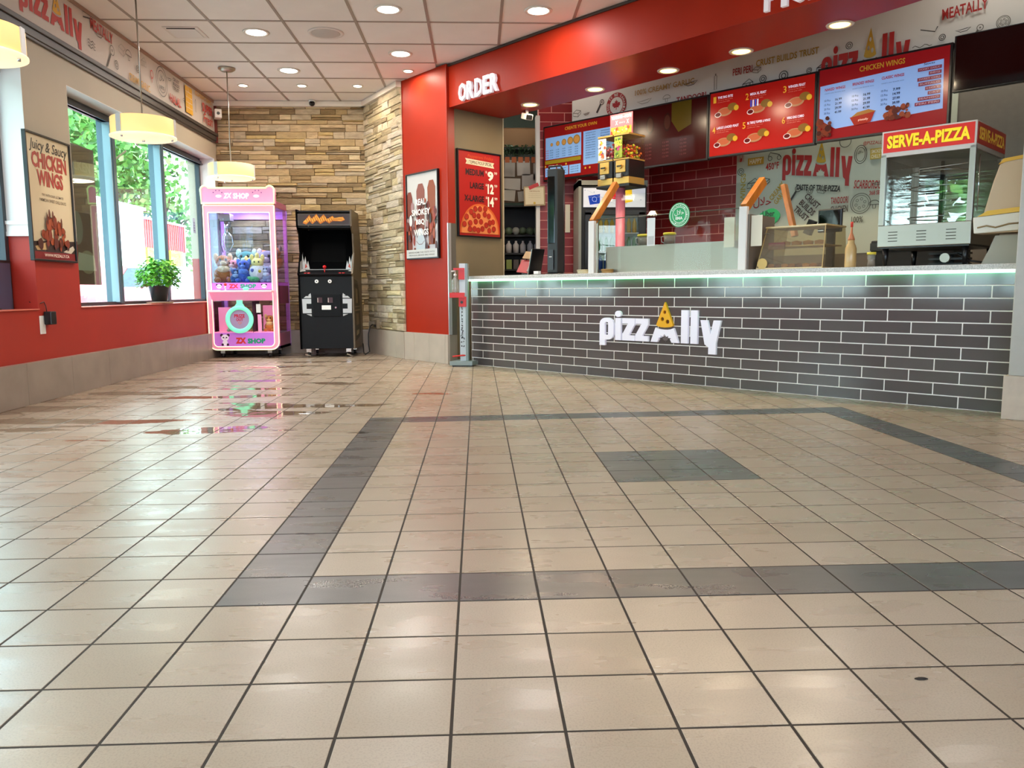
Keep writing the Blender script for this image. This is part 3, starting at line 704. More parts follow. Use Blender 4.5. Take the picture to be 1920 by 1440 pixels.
doodle(A, 'cheese', 1.83, 2.84, .06, '2c2a26', .007); doodle(A, 'ring', 2.0, 2.86, .035, '2c2a26', .007); doodle(A, 'box', 1.93, 2.96, .045, '6a665c')
A.text('CRUST BUILDS TRUST', 1.92, 2.57, 2.99, 3.055, 'a08030', .02); doodle(A, 'ring', 2.22, 2.85, .045, '2c2a26', .008); doodle(A, 'ring', 2.48, 2.85, .025, '2c2a26'); doodle(A, 'cheese', 2.62, 2.85, .07, '2c2a26', .008)
A.logo(2.6, 3.42, 2.60, 3.12, 'a82420', 'b89030', 'cfcdc6')
doodle(A, 'ring', 2.86, 3.0, .03, '2c2a26'); doodle(A, 'wave', 3.5, 2.83, .08, '5a564c'); doodle(A, 'ring', 3.66, 2.9, .025, '2c2a26'); doodle(A, 'pepper', 3.82, 2.92, .06, '2c2a26'); doodle(A, 'cutter', 3.92, 2.88, .06, '5a564c')
A.text('MEATALLY', 3.65, 4.0, 3.05, 3.14, '9a2420', .02, .05); A.line([(3.48, 3.0), (3.6, 2.96), (3.62, 3.0)], .008, '2c2a26'); doodle(A, 'pizza', 4.12, 2.92, .05, '6a665c')
A.build(bs, 'border_print')

# kitchen end walls, store room behind the doorway
ke = struct('wall_right_kitchen', tuple(cpt(5.3, 0)), RZC + PI / 2)
MB().box(-.2, 2.5, -.1, 0, -.1, ZK).build('grey_wall', GREYW, ke)
st_ = struct('wall_storeroom')

MB().box(-.9, 2.4, 9.3, 9.4, -.1, ZK).box(-.85, -.75, 7.7, 9.4, -.1, ZK).box(1.6, 1.7, 7.7, 9.4, -.1, ZK).build('green_wall', GREENW, st_)
MB().box(-.9, 1.7, 9.2, 9.3, 2.5, 2.72).build('duct', mat('dark_green_duct', '2c3a34', .5), st_)
dj = struct('door_1')
MB().box(.742, .788, 7.52, 7.66, 0, 2.75).build('door_jamb', mat('jamb_white', 'd8d6d0', .4), dj)
# right wall and front wall (behind the camera)
wrt = struct('wall_right')
MB().box(3.52, 3.62, -4, 2.35, -.1, 1.15).build('lower_wall', REDW, wrt)
MB().box(3.52, 3.62, -4, 2.35, 1.15, ZC + .02).build('upper_wall', CREAM, wrt)
wf = struct('wall_front')
MB().box(-3.4, 3.6, -3.9, -3.78, -.1, 1.0).build('lower_wall', REDW, wf)
fm = MB().box(-3.4, 3.6, -3.9, -3.78, 2.3, ZC + .02)
for x in (-3.4, -1.7, .1, 1.9, 3.45): fm.box(x, x + .1, -3.88, -3.8, 1.0, 2.3)
fm.build('storefront_frame', ALUD, wf)
# pillar at the right end of the counter
pil = struct('wall_pillar', tuple(cpt(4.845, -.25)), RZC)
MB().box(0.02, .8, .015, .28, .255, ZC).build('plaster', mat('pillar_white', 'b6b4ac', .55, noise=.03), pil, bevel=.006)
MB().box(0, .8, 0, .28, 0, .255).build('base_tile', mat('pillar_base_tile', 'cbbcab', .35, noise=.06), pil, bevel=.003)

# ================================================================== COUNTER
ct = thing('service_counter', 'long service counter faced in grey-brown glossy brick tiles with white grout', 'counter', tuple(CO), RZC)
MB().box(-.02, 4.84, -.0008, .12, 0, .862).build('counter_wall', GROUT, ct)
TL = [mat('grey_brick_tile_%s' % k, c, .12, noise=.08, nscale=4, coat=.4) for k, c in (('a', '5a5353'), ('b', '564f4f'), ('c', '5e5858'))]
bh = .0777; bl = .303
for r in range(11):
    off = 0 if r % 2 == 0 else bl / 2
    k = -2
    while k * bl + off < 4.85:
        a = max(k * bl + off, -.02) + .003; e = min(k * bl + off + bl, 4.84) - .003
        if e - a > .01:
            hx, hz = (e - a) / 2, bh / 2 - .003; c = .0015
            vs = [(-hx, .006, -hz), (hx, .006, -hz), (hx, .006, hz), (-hx, .006, hz), (-hx, .0, -hz), (hx, .0, -hz), (hx, .0, hz), (-hx, .0, hz),
                  (-hx + c, -.0025, -hz + c), (hx - c, -.0025, -hz + c), (hx - c, -.0025, hz - c), (-hx + c, -.0025, hz - c)]
            fs = [(0, 1, 5, 4), (1, 2, 6, 5), (2, 3, 7, 6), (3, 0, 4, 7), (4, 5, 9, 8), (5, 6, 10, 9), (6, 7, 11, 10), (7, 4, 8, 11), (8, 9, 10, 11)]
            MB().add(vs, fs).build('brick_tile', random.choice(TL), ct, loc=(a + hx, 0, (r + .5) * bh))
        k += 1
SPK = mat('speckled_quartz', 'c6c3be', .3, noise=.28, nscale=130)
wt = tag(MB(Matrix.Translation(tuple(CO)) @ Matrix.Rotation(RZC, 4, 'Z')).prism([(-.02, -.05), (4.84, -.05), (4.84, .04), (5.1, .04), (5.1, .56), (-.02, .56)], .872, .906).build('worktop', SPK, None, bevel=.003), 'speckled grey quartz worktop along the tiled service counter', 'worktop')
led = thing('light_strip', 'white light strip under the quartz worktop glowing green onto the tiles', 'light strip', tuple(CO), RZC)
MB().box(-.02, 4.84, -.05, -.036, .854, .872).build('white_diffuser', mat('led_white', 'ffffff', .4, emit=1.6, ecol='e6fff4'), led)
MB().box(-.02, 4.84, -.022, -.008, .866, .872).build('green_diode_row', mat('led_green', '20ff90', .4, emit=13, ecol='10d070'), led)
# word sign on the counter
sg = thing('counter_sign', 'raised white pizzally lettering with yellow cheese slice on the tiled counter', 'sign', tuple(cpt(1.675, -.003)), RZC)
def logo3d(parent, W, x0, z0, H, mains, y0, y1, shear_z=0):
    T = lambda p: (x0 + p[0] / 7.55 * W, z0 + (p[1] + .6) / 3.2 * H)
    names = ['letter_p', 'letter_i', 'letter_i_dot', 'letter_z', 'letter_z', 'letter_a', 'cheese_slice', 'letter_l', 'letter_l', 'letter_y']
    for (cont, k), nm in zip(logo_shapes(), names):
        loops = [[T(p) for p in c] for c in cont]
        allp = [p for L in loops for p in L]
        n = len(allp); ts = tessellate_polygon([[V3((p[0], p[1], 0)) for p in L] for L in loops])
        vs = [(p[0], y1, p[1]) for p in allp] + [(p[0], y0, p[1]) for p in allp]
        fs = []
        for t in ts:
            a, b, c = (allp[i] for i in t)
            ar = (b[0] - a[0]) * (c[1] - a[1]) - (b[1] - a[1]) * (c[0] - a[0])
            fs.append(tuple(t) if ar > 0 else tuple(reversed(t)))
        o_ = 0
        for L in loops:
            q = len(L); fs += [(o_ + i, o_ + (i + 1) % q, n + o_ + (i + 1) % q, n + o_ + i) for i in range(q)]; o_ += q
        MB().add(vs, fs).build(nm, mains[k], parent)
logo3d(sg, 1.19, 0, .255, .405, [mat('sign_white', 'e9e7f4', .35, emit=.12), mat('sign_yellow', 'eeb016', .35)], -.0, -.022)
MB().cyl((.66, -.001, .578), .0001, .0001).build('back_plate', BLACK, sg) if False else None
A = Art(-.004)
T_ = lambda x, z: (x / 7.55 * 1.19, .255 + (z + .6) / 3.2 * .405)
for x, z, r in ((4.27, 1.95, .13), (4.14, 1.5, .14), (4.46, 1.34, .15)):
    q = T_(x, z); A.disc(q[0], q[1], r / 7.55 * 1.19, '5a3410')
q = T_(4.28, .22); A.leaf(q[0], q[1], .03, '6a5f5e'); A.build(sg, 'cheese_holes')
# ORDER and PICK UP letters on the soffit face
def soffit_frame(u):
    for i in range(nf - 1):
        if frontl[i][0] <= u <= frontl[i + 1][0]:
            (a, na), (b, nb_) = frontl[i], frontl[i + 1]
            P = cpt(u, na + (nb_ - na) * (u - a) / (b - a)); q0 = cpt(a, na); q1 = cpt(b, nb_)
            return P, math.atan2(q1.y - q0.y, q1.x - q0.x)
WL = mat('white_channel_letter', 'eeeaf0', .3, emit=.15)
P, rz = soffit_frame(-.055)
so = thing('order_sign', 'raised white ORDER letters on the red soffit face', 'sign', tuple(P), rz)
xx = 0
for ch, wd in zip('ORDER', (.122, .112, .116, .095, .113)):
    lettering(so, ch, xx + .002, xx + wd, 2.615, 2.785, -.03, -.002, WL, .03, 'letter_' + ch.lower()); xx += wd + .012
P, rz = soffit_frame(3.30)
so = thing('pickup_sign', 'raised white PICK UP letters cut off by top edge of view on the red soffit', 'sign', tuple(P), rz)
xx = 0
for ch, wd in zip('PICK UP', (.115, .05, .11, .12, .06, .11, .11)):
    if ch != ' ': lettering(so, ch, xx + .006, xx + wd, 2.62, 2.79, -.03, -.002, WL, .03, 'letter_' + ch.lower())
    xx += wd + .012

# ================================================================== LIGHTS
def area(parent, loc, size, power, col, rot=None, shape='DISK'):
    d = bpy.data.lights.new('lamp', 'AREA'); d.shape = shape; d.size = size; d.energy = power; d.color = col
    o = bpy.data.objects.new('lamp', d); COL.objects.link(o); o.parent = parent; o.location = loc
    if rot: o.rotation_euler = rot
    return o
DL_P, DS_P, DW_P, PD_P = 9, 4, 10, 4
WARM = (1, .86, .68); NEUT = (1, .97, .93)
def downlight(x, y, z, r, power, colr, emitc, label, cat, grp, name, strength=18):
    t = thing(name, label, cat, (x, y, z), 0, grp)
    MB().lathe((0, 0, 0), [(r * 1.35, 0), (r * 1.3, -.008), (r * 1.02, -.006), (r, .0)], 28).build('trim_ring', mat('ring_white', 'e8e2da', .4), t)
    MB().lathe((0, 0, 0), [(r * .98, -.003), (r * .9, -.007), (.0001, -.008)], 24).build('diffuser', mat('lamp_' + emitc, emitc, .5, emit=strength), t)
    area(t, (0, 0, -.014), r * 1.7, power, colr)
    return t
lab = {(-1.86, 5.475): 'round flush ceiling light nearest the window wall, right of the air vent', (-.644, 4.866): 'round flush ceiling light to the upper right of the ceiling speaker',
       (-1.86, 6.695): 'round flush ceiling light above the arcade machine aisle, left of centre', (-.66, 6.085): 'round flush ceiling light in front of the red column', (.57, 4.866): 'round flush ceiling light above the ORDER end of the red soffit'}
for (x, y), l in lab.items(): downlight(x, y, ZC, .085, DL_P, NEUT, 'fffaf0', l, 'ceiling light', 'flush ceiling lights', 'ceiling_light', 12)
for x in (-1.86, -.64, .57, 1.8):
    for y in (2.4, -.1, -2.5): downlight(x, y, ZC, .085, DL_P * .2, NEUT, 'fffaf0', 'round flush ceiling light out of view towards the entrance', 'ceiling light', 'flush ceiling lights', 'ceiling_light', 12)
for (x, y), l in {(-2.5, 7.31): 'small recessed spotlight closest to the window wall by the stone wall', (-1.86, 7.31): 'small recessed spotlight above the arcade machine',
                  (-1.25, 7.31): 'small recessed spotlight by the stone wall corner', (-.64, 6.69): 'small recessed spotlight beside the red column'}.items():
    downlight(x, y, ZC, .045, DS_P, WARM, 'fff0d0', l, 'spotlight', 'small ceiling spotlights', 'spotlight', 10)
for k, (u, n) in enumerate(((.409, .434), (1.25, .419), (2.079, .37), (2.786, .315), (3.588, .238))):
    P = cpt(u, n, ZS)
    downlight(P.x, P.y, P.z, .07, DW_P, (1, .8, .55), 'ffc868', ['first', 'second', 'third', 'fourth', 'fifth'][k] + ' warm downlight from the ORDER end under the red soffit', 'downlight', 'warm soffit downlights', 'soffit_downlight', 5)
for k, (u, n) in enumerate(((.2, 1.0), (4.3, 1.0), (3.0, 1.95), (4.2, 1.95))):  # added fill lamps, unseen, to brighten the printed border and the mural
    t = thing('kitchen_fill_light', 'added flat fill light on the kitchen ceiling, out of view behind the printed border', 'ceiling light', tuple(cpt(u, n, ZK)), RZC, 'added kitchen fill lights')
    MB().box(-.3, .3, -.15, .15, -.03, 0).build('housing', WHITE, t); MB().box(-.28, .28, -.13, .13, -.034, -.03).build('diffuser', mat('lamp_fill', 'fffaf0', .5, emit=3), t)
    area(t, (0, 0, -.04), .28, 4 if n < 1.5 else 10, (1, .95, .86), shape='SQUARE')
t = thing('storeroom_fill_light', 'added round fill light on the storeroom ceiling, out of view above the doorway', 'ceiling light', (.55, 7.85, ZK))  # added unseen fill lamp that brightens the things in the doorway
MB().lathe((0, 0, 0), [(.12, 0), (.12, -.03), (.0001, -.05)], 20).build('diffuser', mat('lamp_fill', 'fffaf0', .5, emit=3), t); area(t, (0, 0, -.06), .2, 9, (1, .95, .86))
# pendants
def pendant():
    t = thing('pendant_lamp', 'x', 'pendant lamp', (0, 0, 0), 0, 'drum pendant lamps by the windows')
    MB().lathe((0, 0, ZC), [(.085, 0), (.085, -.012), (.06, -.03), (.012, -.036)], 28).build('canopy', mat('brushed_nickel', 'b0a89c', .3, 1), t)
    MB().cyl((0, 0, 2.06), .006, ZC - 2.06, seg=10).build('rod', mat('brushed_nickel', 'b0a89c', .3, 1), t)
    SH = mat('lit_cream_shade', 'f0dca8', .7, emit=.55, ecol='ffd070')
    MB().lathe((0, 0, 0), [(.222, 1.935), (.226, 1.94), (.226, 2.055), (.222, 2.06), (.218, 2.055), (.218, 1.94)], 40).build('lamp_shade', SH, t)
    MB().lathe((0, 0, 0), [(.235, 1.932), (.235, 1.922), (.2, 1.912), (.0001, 1.906)], 40).build('diffuser', mat('lit_cream_diffuser', 'fff0cc', .5, emit=.55, ecol='fff0c8'), t)
    MB().cyl((0, 0, 1.895), .012, .014, seg=12).build('finial', CHROME, t)
    for a in (2.2, 4.3, 0.1):
        x, y = .229 * math.cos(a), .229 * math.sin(a)
        MB(Matrix.Translation((x, y, 0)) @ Matrix.Rotation(a, 4, 'Z')).box(-.003, .004, -.022, .022, 1.925, 2.06).build('strap', mat('strap_white', 'dcdcdc', .3), t)
        MB().cyl((x * .9, y * .9, 1.9), .008, .02, seg=8).build('screw_cap', CHROME, t)
    MB().lathe((0, 0, 0), [(.218, 2.05), (.01, 2.052)], 32).build('top_plate', WHITE, t)
    area(t, (0, 0, 1.90), .38, PD_P, (1, .85, .6))
    return t
pe = pendant(); pe.location = (-2.47, 6.63, 0); pe['label'] = 'cream drum pendant lamp in front of the stone wall above the claw machine'
p2 = copy_tree(pe); p2.location = (-2.46, 4.42, 0); p2['label'] = 'cream drum pendant lamp hanging in the middle, in front of the left window'
p3 = copy_tree(pe); p3.location = (-2.40, 2.27, 0); p3['label'] = 'cream drum pendant lamp cut off at the left edge of view'
# speaker, vent, cameras
t = thing('ceiling_speaker', 'round white flush speaker in the ceiling between two lights', 'speaker', (-1.255, 5.475, ZC))
MB().lathe((0, 0, 0), [(.155, 0), (.153, -.008), (.135, -.01), (.13, -.006)], 36).build('rim', mat('speaker_white', 'e6deda', .6), t)
MB().lathe((0, 0, 0), [(.13, -.004), (.12, -.009), (.0001, -.011)], 36).build('grille', mat('speaker_grille', 'cfc8c4', .7, bump=.5, bscale=300), t)
t = thing('air_vent', 'small square louvred air vent in the ceiling near the window wall', 'vent', (-2.47, 5.49, ZC))
MB().box(-.15, .15, -.15, .15, -.006, 0).build('frame', mat('vent_white', 'e0d8d2', .5), t)
for k in range(7): MB().obox((0, -.1 + k * .033, -.010), (.24, .028, .003), (-.15, 0, 0)).build('slat', mat('vent_grey', 'e4deda', .5), t)
MB().box(-.12, .12, -.13, -.122, -.012, -.006).build('shade_strip', BLACKM, t)  # black strip standing in for the shade at the louvre edge
t = thing('dome_camera', 'small black ball security camera above the stone wall', 'security camera', (-1.89, 8.0, 2.985))
MB().lathe((0, 0, 0), [(.04, .03), (.04, .015), (.03, .01)], 20).build('mount', WHITE, t)
MB().ball((0, -.01, -.005), .034).build('ball_housing', BLACK, t); MB().cyl((0, -.05, -.005), .012, .012, 'y', 12).build('lens', BLKGL, t)
t = thing('wall_camera', 'white box camera on the corner of the printed border', 'security camera', (-3.0, 7.95, 2.84), .4)
MB().box(-.03, .05, -.08, .05, -.05, .05).build('housing', WHITE, t, bevel=.008); MB().cyl((.01, -.085, 0), .018, .01, 'y', 12).build('lens', BLACK, t)
t = thing('soffit_camera', 'white bullet camera hanging beneath the red soffit near the doorway', 'security camera', (.58, 6.55, 2.60), .3)
MB().cyl((0, 0, -.04), .015, .04).build('stem', WHITE, t); MB().obox((0, 0, -.065), (.075, .12, .06), (.3, 0, .2)).build('housing', WHITE, t, bevel=.008)
MB().obox((.0, -.065, -.085), (.06, .02, .045), (.3, 0, .2)).build('lens_hood', BLACK, t)

# ================================================================== FRAMED POSTERS
def poster(name, label, loc, rz, x0, x1, z0, z1, bgc, fr=.014, depth=.028):
    t = thing(name, label, 'poster', loc, rz)
    m_ = MB(); d = depth
    m_.box(x0, x1, -d, 0, z1 - fr, z1).box(x0, x1, -d, 0, z0, z0 + fr).box(x0, x0 + fr, -d, 0, z0 + fr, z1 - fr).box(x1 - fr, x1, -d, 0, z0 + fr, z1 - fr)
    m_.build('frame', BLACK, t, bevel=.002)
    MB().box(x0 + fr * .6, x1 - fr * .6, -.015, -.003, z0 + fr * .6, z1 - fr * .6).build('sheet', mat('sheet_' + bgc, bgc, .35), t)
    return t, Art(-.0165)
# chicken wings poster, left wall
t, A = poster('framed_poster', 'tall framed cream poster for juicy and saucy chicken wings between the windows', (XW, 0, 0), PI / 2, 3.875, 4.49, .99, 1.885, 'cfc0a2')
def P2(a, b): return (3.895 + a * .575, 1.87 - b * .865)      # 0..1 from top left
def ptext(A, P2, s, x0, x1, y0, y1, col, bold=.02, rot=0, shear=0):
    a = P2(x0, y1); b = P2(x1, y0); A.text(s, a[0], b[0], a[1], b[1], col, bold, rot, shear)
ptext(A, P2, 'Juicy & Saucy', .07, .97, .03, .14, '1a1512', .01, 0, .25)
ptext(A, P2, 'CHICKEN', .1, .93, .13, .26, '9c2a22', .04); ptext(A, P2, 'WINGS', .2, .82, .27, .40, '9c2a22', .04)
ptext(A, P2, 'TRY WITH OUR ULTIMATE', .28, .8, .46, .48, '6a5a4a', .01); ptext(A, P2, 'PARMESAN SWEET CHILLI SAUCE', .22, .86, .50, .525, '6a5a4a', .01)
A.poly([P2(.0, .86), P2(1, .83), P2(1, 1), P2(0, 1)], '2a1a18'); A.poly([P2(.0, .94), P2(1, .94), P2(1, 1), P2(0, 1)], '7c1418')
A.poly([P2(.04, .9), P2(.3, .86), P2(.34, .92), P2(.08, .93)], 'c0a070'); A.poly([P2(.7, .93), P2(.96, .87), P2(1, .9), P2(.9, .94)], 'c8c0b0')
rr_ = random.Random(3)
for k in range(46):
    yy = rr_.uniform(.66, .88); wd = (yy - .6) * 1.45; xx = .5 + rr_.uniform(-wd, wd)
    q = P2(max(.04, min(.95, xx)), yy); A.disc(q[0], q[1], rr_.uniform(.016, .032), rr_.choice(('7a2e18', '5c2010', '8e3a1c', '4a1a10', 'a04824')), rr_.uniform(.02, .045), 10)
for x_, y_ in ((.38, .63), (.46, .64), (.33, .67), (.66, .69)): q = P2(x_, y_); A.disc(q[0], q[1], .012, '5c2412', .04, 10)
ptext(A, P2, 'WWW.PIZZALLY.CA', .2, .8, .955, .98, 'e8d8c8', .02)
A.build(t)
# BBQ wings poster, red column
t, A = poster('framed_poster', 'framed REAL SMOKEY BBQ WINGS poster on the red column', tuple(B_), RZB, .085, .705, 1.10, 2.012, 'c9c5bf')
def P2(a, b): return (.097 + a * .596, 1.998 - b * .884)
rr_ = random.Random(5)
A.poly([P2(0, .72), P2(1, .66), P2(1, .95), P2(0, .95)], 'c4bcc0')
for x_, y0_, y1_, wd, c1 in ((.08, .2, .98, .2, '7c3018'), (.45, .12, .9, .27, '8a4a3c'), (.80, .1, .85, .25, '8e4420')):
    A.poly([P2(x_ - wd / 2, y0_ + .08), P2(x_ - wd / 4, y0_), P2(x_ + wd / 4, y0_), P2(x_ + wd / 2, y0_ + .08), P2(x_ + wd / 2.6, y1_), P2(x_ - wd / 2.4, y1_)], c1)
for k in range(70):
    q = P2(rr_.uniform(.04, .96), rr_.triangular(.3, .98, .55)); A.disc(q[0], q[1], rr_.uniform(.008, .03), rr_.choice(('6c2014', '96301e', 'b05030', '4a1814', 'a88080', '3a2c2c')), rr_.uniform(.02, .06), 9)
A.poly([P2(.36, .8), P2(.42, .65), P2(.52, .65), P2(.62, .8), P2(.62, .98), P2(.3, .98)], 'b9c4cc'); A.disc(*P2(.16, .55), .03, 'e8e2dc', .06)
A.line([P2(.34, .8), P2(.42, .84), P2(.52, .84), P2(.6, .8)], .006, '703028')
A.poly([P2(.0, .9), P2(1, .9), P2(1, 1), P2(0, 1)], 'cdcbc8')
for s_, a, b, c, d in (('REAL', .33, .66, .3, .375), ('SMOKEY', .2, .8, .42, .495), ('BBQ', .34, .62, .54, .615), ('WINGS', .26, .74, .66, .735)): ptext(A, P2, s_, a, b, c, d, 'f4f0ea', .035)
ptext(A, P2, 'BRING HOME THE TASTE WITH', .08, .92, .925, .945, '77706c', .01); ptext(A, P2, 'FIREWOOD SMOKED BBQ WINGS', .08, .92, .96, .98, '77706c', .01)
A.build(t)
# price poster, tan wall in the kitchen
P_ = CO + CU * (-.208)
t, A = poster('framed_poster', 'framed red price poster with half a pepperoni pizza on the tan wall', tuple(CO + CU * (u_c - .0) + CN * 0), RZC + PI / 2, .015, .64, 1.32, 2.21, 'a4201c')
def P2(a, b): return (.029 + a * .597, 2.196 - b * .862)
ptext(A, P2, 'Pepperoni Friday', .22, .84, .035, .085, 'c85020', .01, 0, .2)
A.poly([P2(.16, .085), P2(.86, .10), P2(.83, .13), P2(.86, .165), P2(.17, .15), P2(.2, .117)], 'd8ccb0'); ptext(A, P2, '1 TOPPING PICKUP SPECIAL', .23, .8, .105, .145, '2a1a10', .02)
for s_, x_, y_, pr_ in (('MEDIUM', .17, .205, '9'), ('LARGE', .27, .36, '12'), ('X-LARGE', .13, .515, '14')):
    ptext(A, P2, s_, x_, .60, y_, y_ + .075, '2c1418', .035); ptext(A, P2, '$', .64, .68, y_ + .0, y_ + .03, 'e4d8c4'); ptext(A, P2, pr_, .69, .84, y_, y_ + .12, 'ece2d0', .045); ptext(A, P2, '99', .855, .93, y_, y_ + .035, 'e4d8c4', .02)
cx, cz = P2(.5, .97)
hp = [(cx + .285 * math.cos(a), min(1e9, cz + .31 * math.sin(a))) for a in [PI * k / 20 for k in range(21)]]
A.poly(hp, 'c85c28'); A.poly([(cx + (x - cx) * .92, cz + (z - cz) * .93) for x, z in hp], 'd88048')
rr_ = random.Random(9)
pts = []
for k in range(400):
    a = rr_.uniform(.1, PI - .1); q = rr_.uniform(.05, .86); x_ = cx + .285 * q * math.cos(a); z_ = cz + .02 + .295 * q * math.sin(a)
    if all((x_ - p[0]) ** 2 + (z_ - p[1]) ** 2 > .0030 for p in pts) and z_ > cz + .02: pts.append((x_, z_))
for p in pts: A.disc(p[0], p[1], .030, 'a82818', n=16); A.ring(p[0], p[1], .028, .004, '7c1810', n=14)
A.build(t)

# ================================================================== MENU SCREENS
def tv(u0, u1, z0, z1, n, label, draw, base='7c1414', em=.25, name='menu_screen'):
    u0, u1 = .908 * u0 + .558, .908 * u1 + .558; z0, z1 = .7667 + .908 * (z0 - .7667), .7667 + .908 * (z1 - .7667); n = 1.4
    t = thing(name, label, 'screen', tuple(CO + CN * n), RZC, 'menu screens above the kitchen')
    MB().box(u0, u1, 0, .05, z0, z1).build('bezel', BLACK, t, bevel=.004)
    MB().box((u0 + u1) / 2 - .1, (u0 + u1) / 2 + .1, .05, .07, z0 + .2, z1 - .2).build('wall_bracket', STEEL, t)
    e = .018
    MB().box(u0 + e, u1 - e, -.002, .001, z0 + e, z1 - e).build('display', mat('lit_%s_%g' % (base, em), base, .2, emit=em, spec=.2), t)
    A = Art(-.0025, emit=em, rough=.12, step=.0002)
    W, H = u1 - u0 - 2 * e, z1 - z0 - 2 * e
    draw(A, lambda a, b: (u0 + e + a * W, z1 - e - b * H), W, H)
    A.build(t, 'display_picture')
    return t
def tx(A, P2, *a, **k): ptext(A, P2, *a, **k)
BL = '7fa9dc'
def d1(A, P, W, H):
    tx(A, P, 'CREATE YOUR OWN', .3, .74, .05, .11, 'b88828', .02)
    A.rect(P(.02, 0)[0], P(.53, 0)[0], P(0, .62)[1], P(0, .2)[1], BL); A.rect(P(.56, 0)[0], P(.97, 0)[0], P(0, .82)[1], P(0, .2)[1], BL)
    for k in range(5):
        q = P(.11 + k * .09, .34 - k * .006); A.disc(q[0], q[1], .02 + k * .0075, '8a6a34'); A.disc(q[0], q[1], (.02 + k * .0075) * .75, 'b08040')
        for r in range(4): tx(A, P, str(8 + k * 3 + r) + '.99', .085 + k * .09, .13 + k * .09, .44 + r * .045, .46 + r * .045, '24386a', .01)
    for r in range(4): tx(A, P, 'TOPPING', .025, .075, .44 + r * .045, .46 + r * .045, 'a03040', .01)
    A.rect(P(.02, 0)[0], P(.53, 0)[0], P(0, .71)[1], P(0, .64)[1], '8a7a20')
    for k in range(3): A.rect(P(.02 + k * .175, 0)[0], P(.18 + k * .175, 0)[0], P(0, .95)[1], P(0, .78)[1], BL)
    for k in range(3):
        for r in range(3): tx(A, P, 'extra 2.49', .04 + k * .175, .15 + k * .175, .81 + r * .045, .83 + r * .045, '24386a', .01)
    for r in range(11): tx(A, P, ('pepperoni', 'green olive', 'mushroom')[r % 3], .6, .73, .23 + r * .045, .255 + r * .045, '24386a', .01); 
    for r in range(9): tx(A, P, ('onion', 'pineapple', 'bacon')[r % 3], .8, .92, .23 + r * .045, .255 + r * .045, '24386a', .01)
    for k in range(5): q = P((.03, .2, .33, .6, .66)[k], (.75, .75, .75, .88, .88)[k]); A.disc(q[0], q[1], .012, 'c09030', n=10)
tv(-.945, .235, 2.125, 2.80, 2.10, 'leftmost lit menu screen with pale blue pizza size table', d1)
def d2(A, P, W, H):
    for k in range(4):
        q = P(.17 + k * .2, .3); A.disc(q[0], q[1], .045, '2c1410', .09); A.disc(q[0], q[1], .035, '402018', .07)
        for r in range(5): tx(A, P, '12.99', .12 + k * .2, .19 + k * .2, .62 + r * .06, .65 + r * .06, '6a3030', .01)
    A.poly([P(.62, 0), P(.84, 0), P(.84, .4), P(.7, .5), P(.62, .3)], '4a3c10')
tv(.24, 1.42, 2.125, 2.80, 2.10, 'dim dark red menu screen behind the gumball machine, second from left', d2, '340a0a', .2)
def food(A, P, x, y, s):
    q = P(x, y); A.disc(q[0] - .02 * s, q[1], .075 * s, 'a87c58', .04 * s); A.disc(q[0] - .02 * s, q[1] + .004, .06 * s, 'b05c3c', .028 * s); A.disc(q[0] + .06 * s, q[1] + .035 * s, .05 * s, '7a5a28', .035 * s); A.disc(q[0] + .1 * s, q[1] + .02 * s, .025 * s, 'c8a030')
    A.disc(q[0] - .09 * s, q[1] - .02 * s, .035 * s, 'd8c8c8', .024 * s); A.disc(q[0] - .09 * s, q[1] - .018 * s, .028 * s, '5c1818', .018 * s)
def d3(A, P, W, H):
    for k, (s_, x_, y_) in enumerate((('THE BIG BITE', .03, .06), ('MEGA XL FEAST', .36, .10), ('WINGER FEAST', .72, .10), ('LARGE LOADED FEAST', .03, .54), ('XL TRIPLE TOPPER & WINGS', .34, .54), ('WING KING COMBO', .72, .56))):
        tx(A, P, str(k + 1), x_, x_ + .03, y_, y_ + .1, 'd8a030', .01); tx(A, P, s_, x_ + .045, x_ + (.27 if k in (3, 4) else .2), y_ + .005, y_ + .045, 'ece0f4', .03)
        tx(A, P, 'with any two dips and drinks', x_ + .045, x_ + .2, y_ + .06, y_ + .08, 'd08070', .0); tx(A, P, 'choose your sides', x_ + .045, x_ + .17, y_ + .09, y_ + .11, 'd08070', .0)
        food(A, P, x_ + .14, y_ + .26, 1.0)
    for k in range(4): q = P(.42 + k * .022, .27); A.rect(q[0] - .007, q[0] + .007, q[1] - .03, q[1] + .03, ('3050c0', 'd8d8f0')[k % 2])
tv(1.425, 2.588, 2.135, 2.815, 2.10, 'bright red menu screen with six numbered meal deals, third from left', d3, 'a01a14', .24)
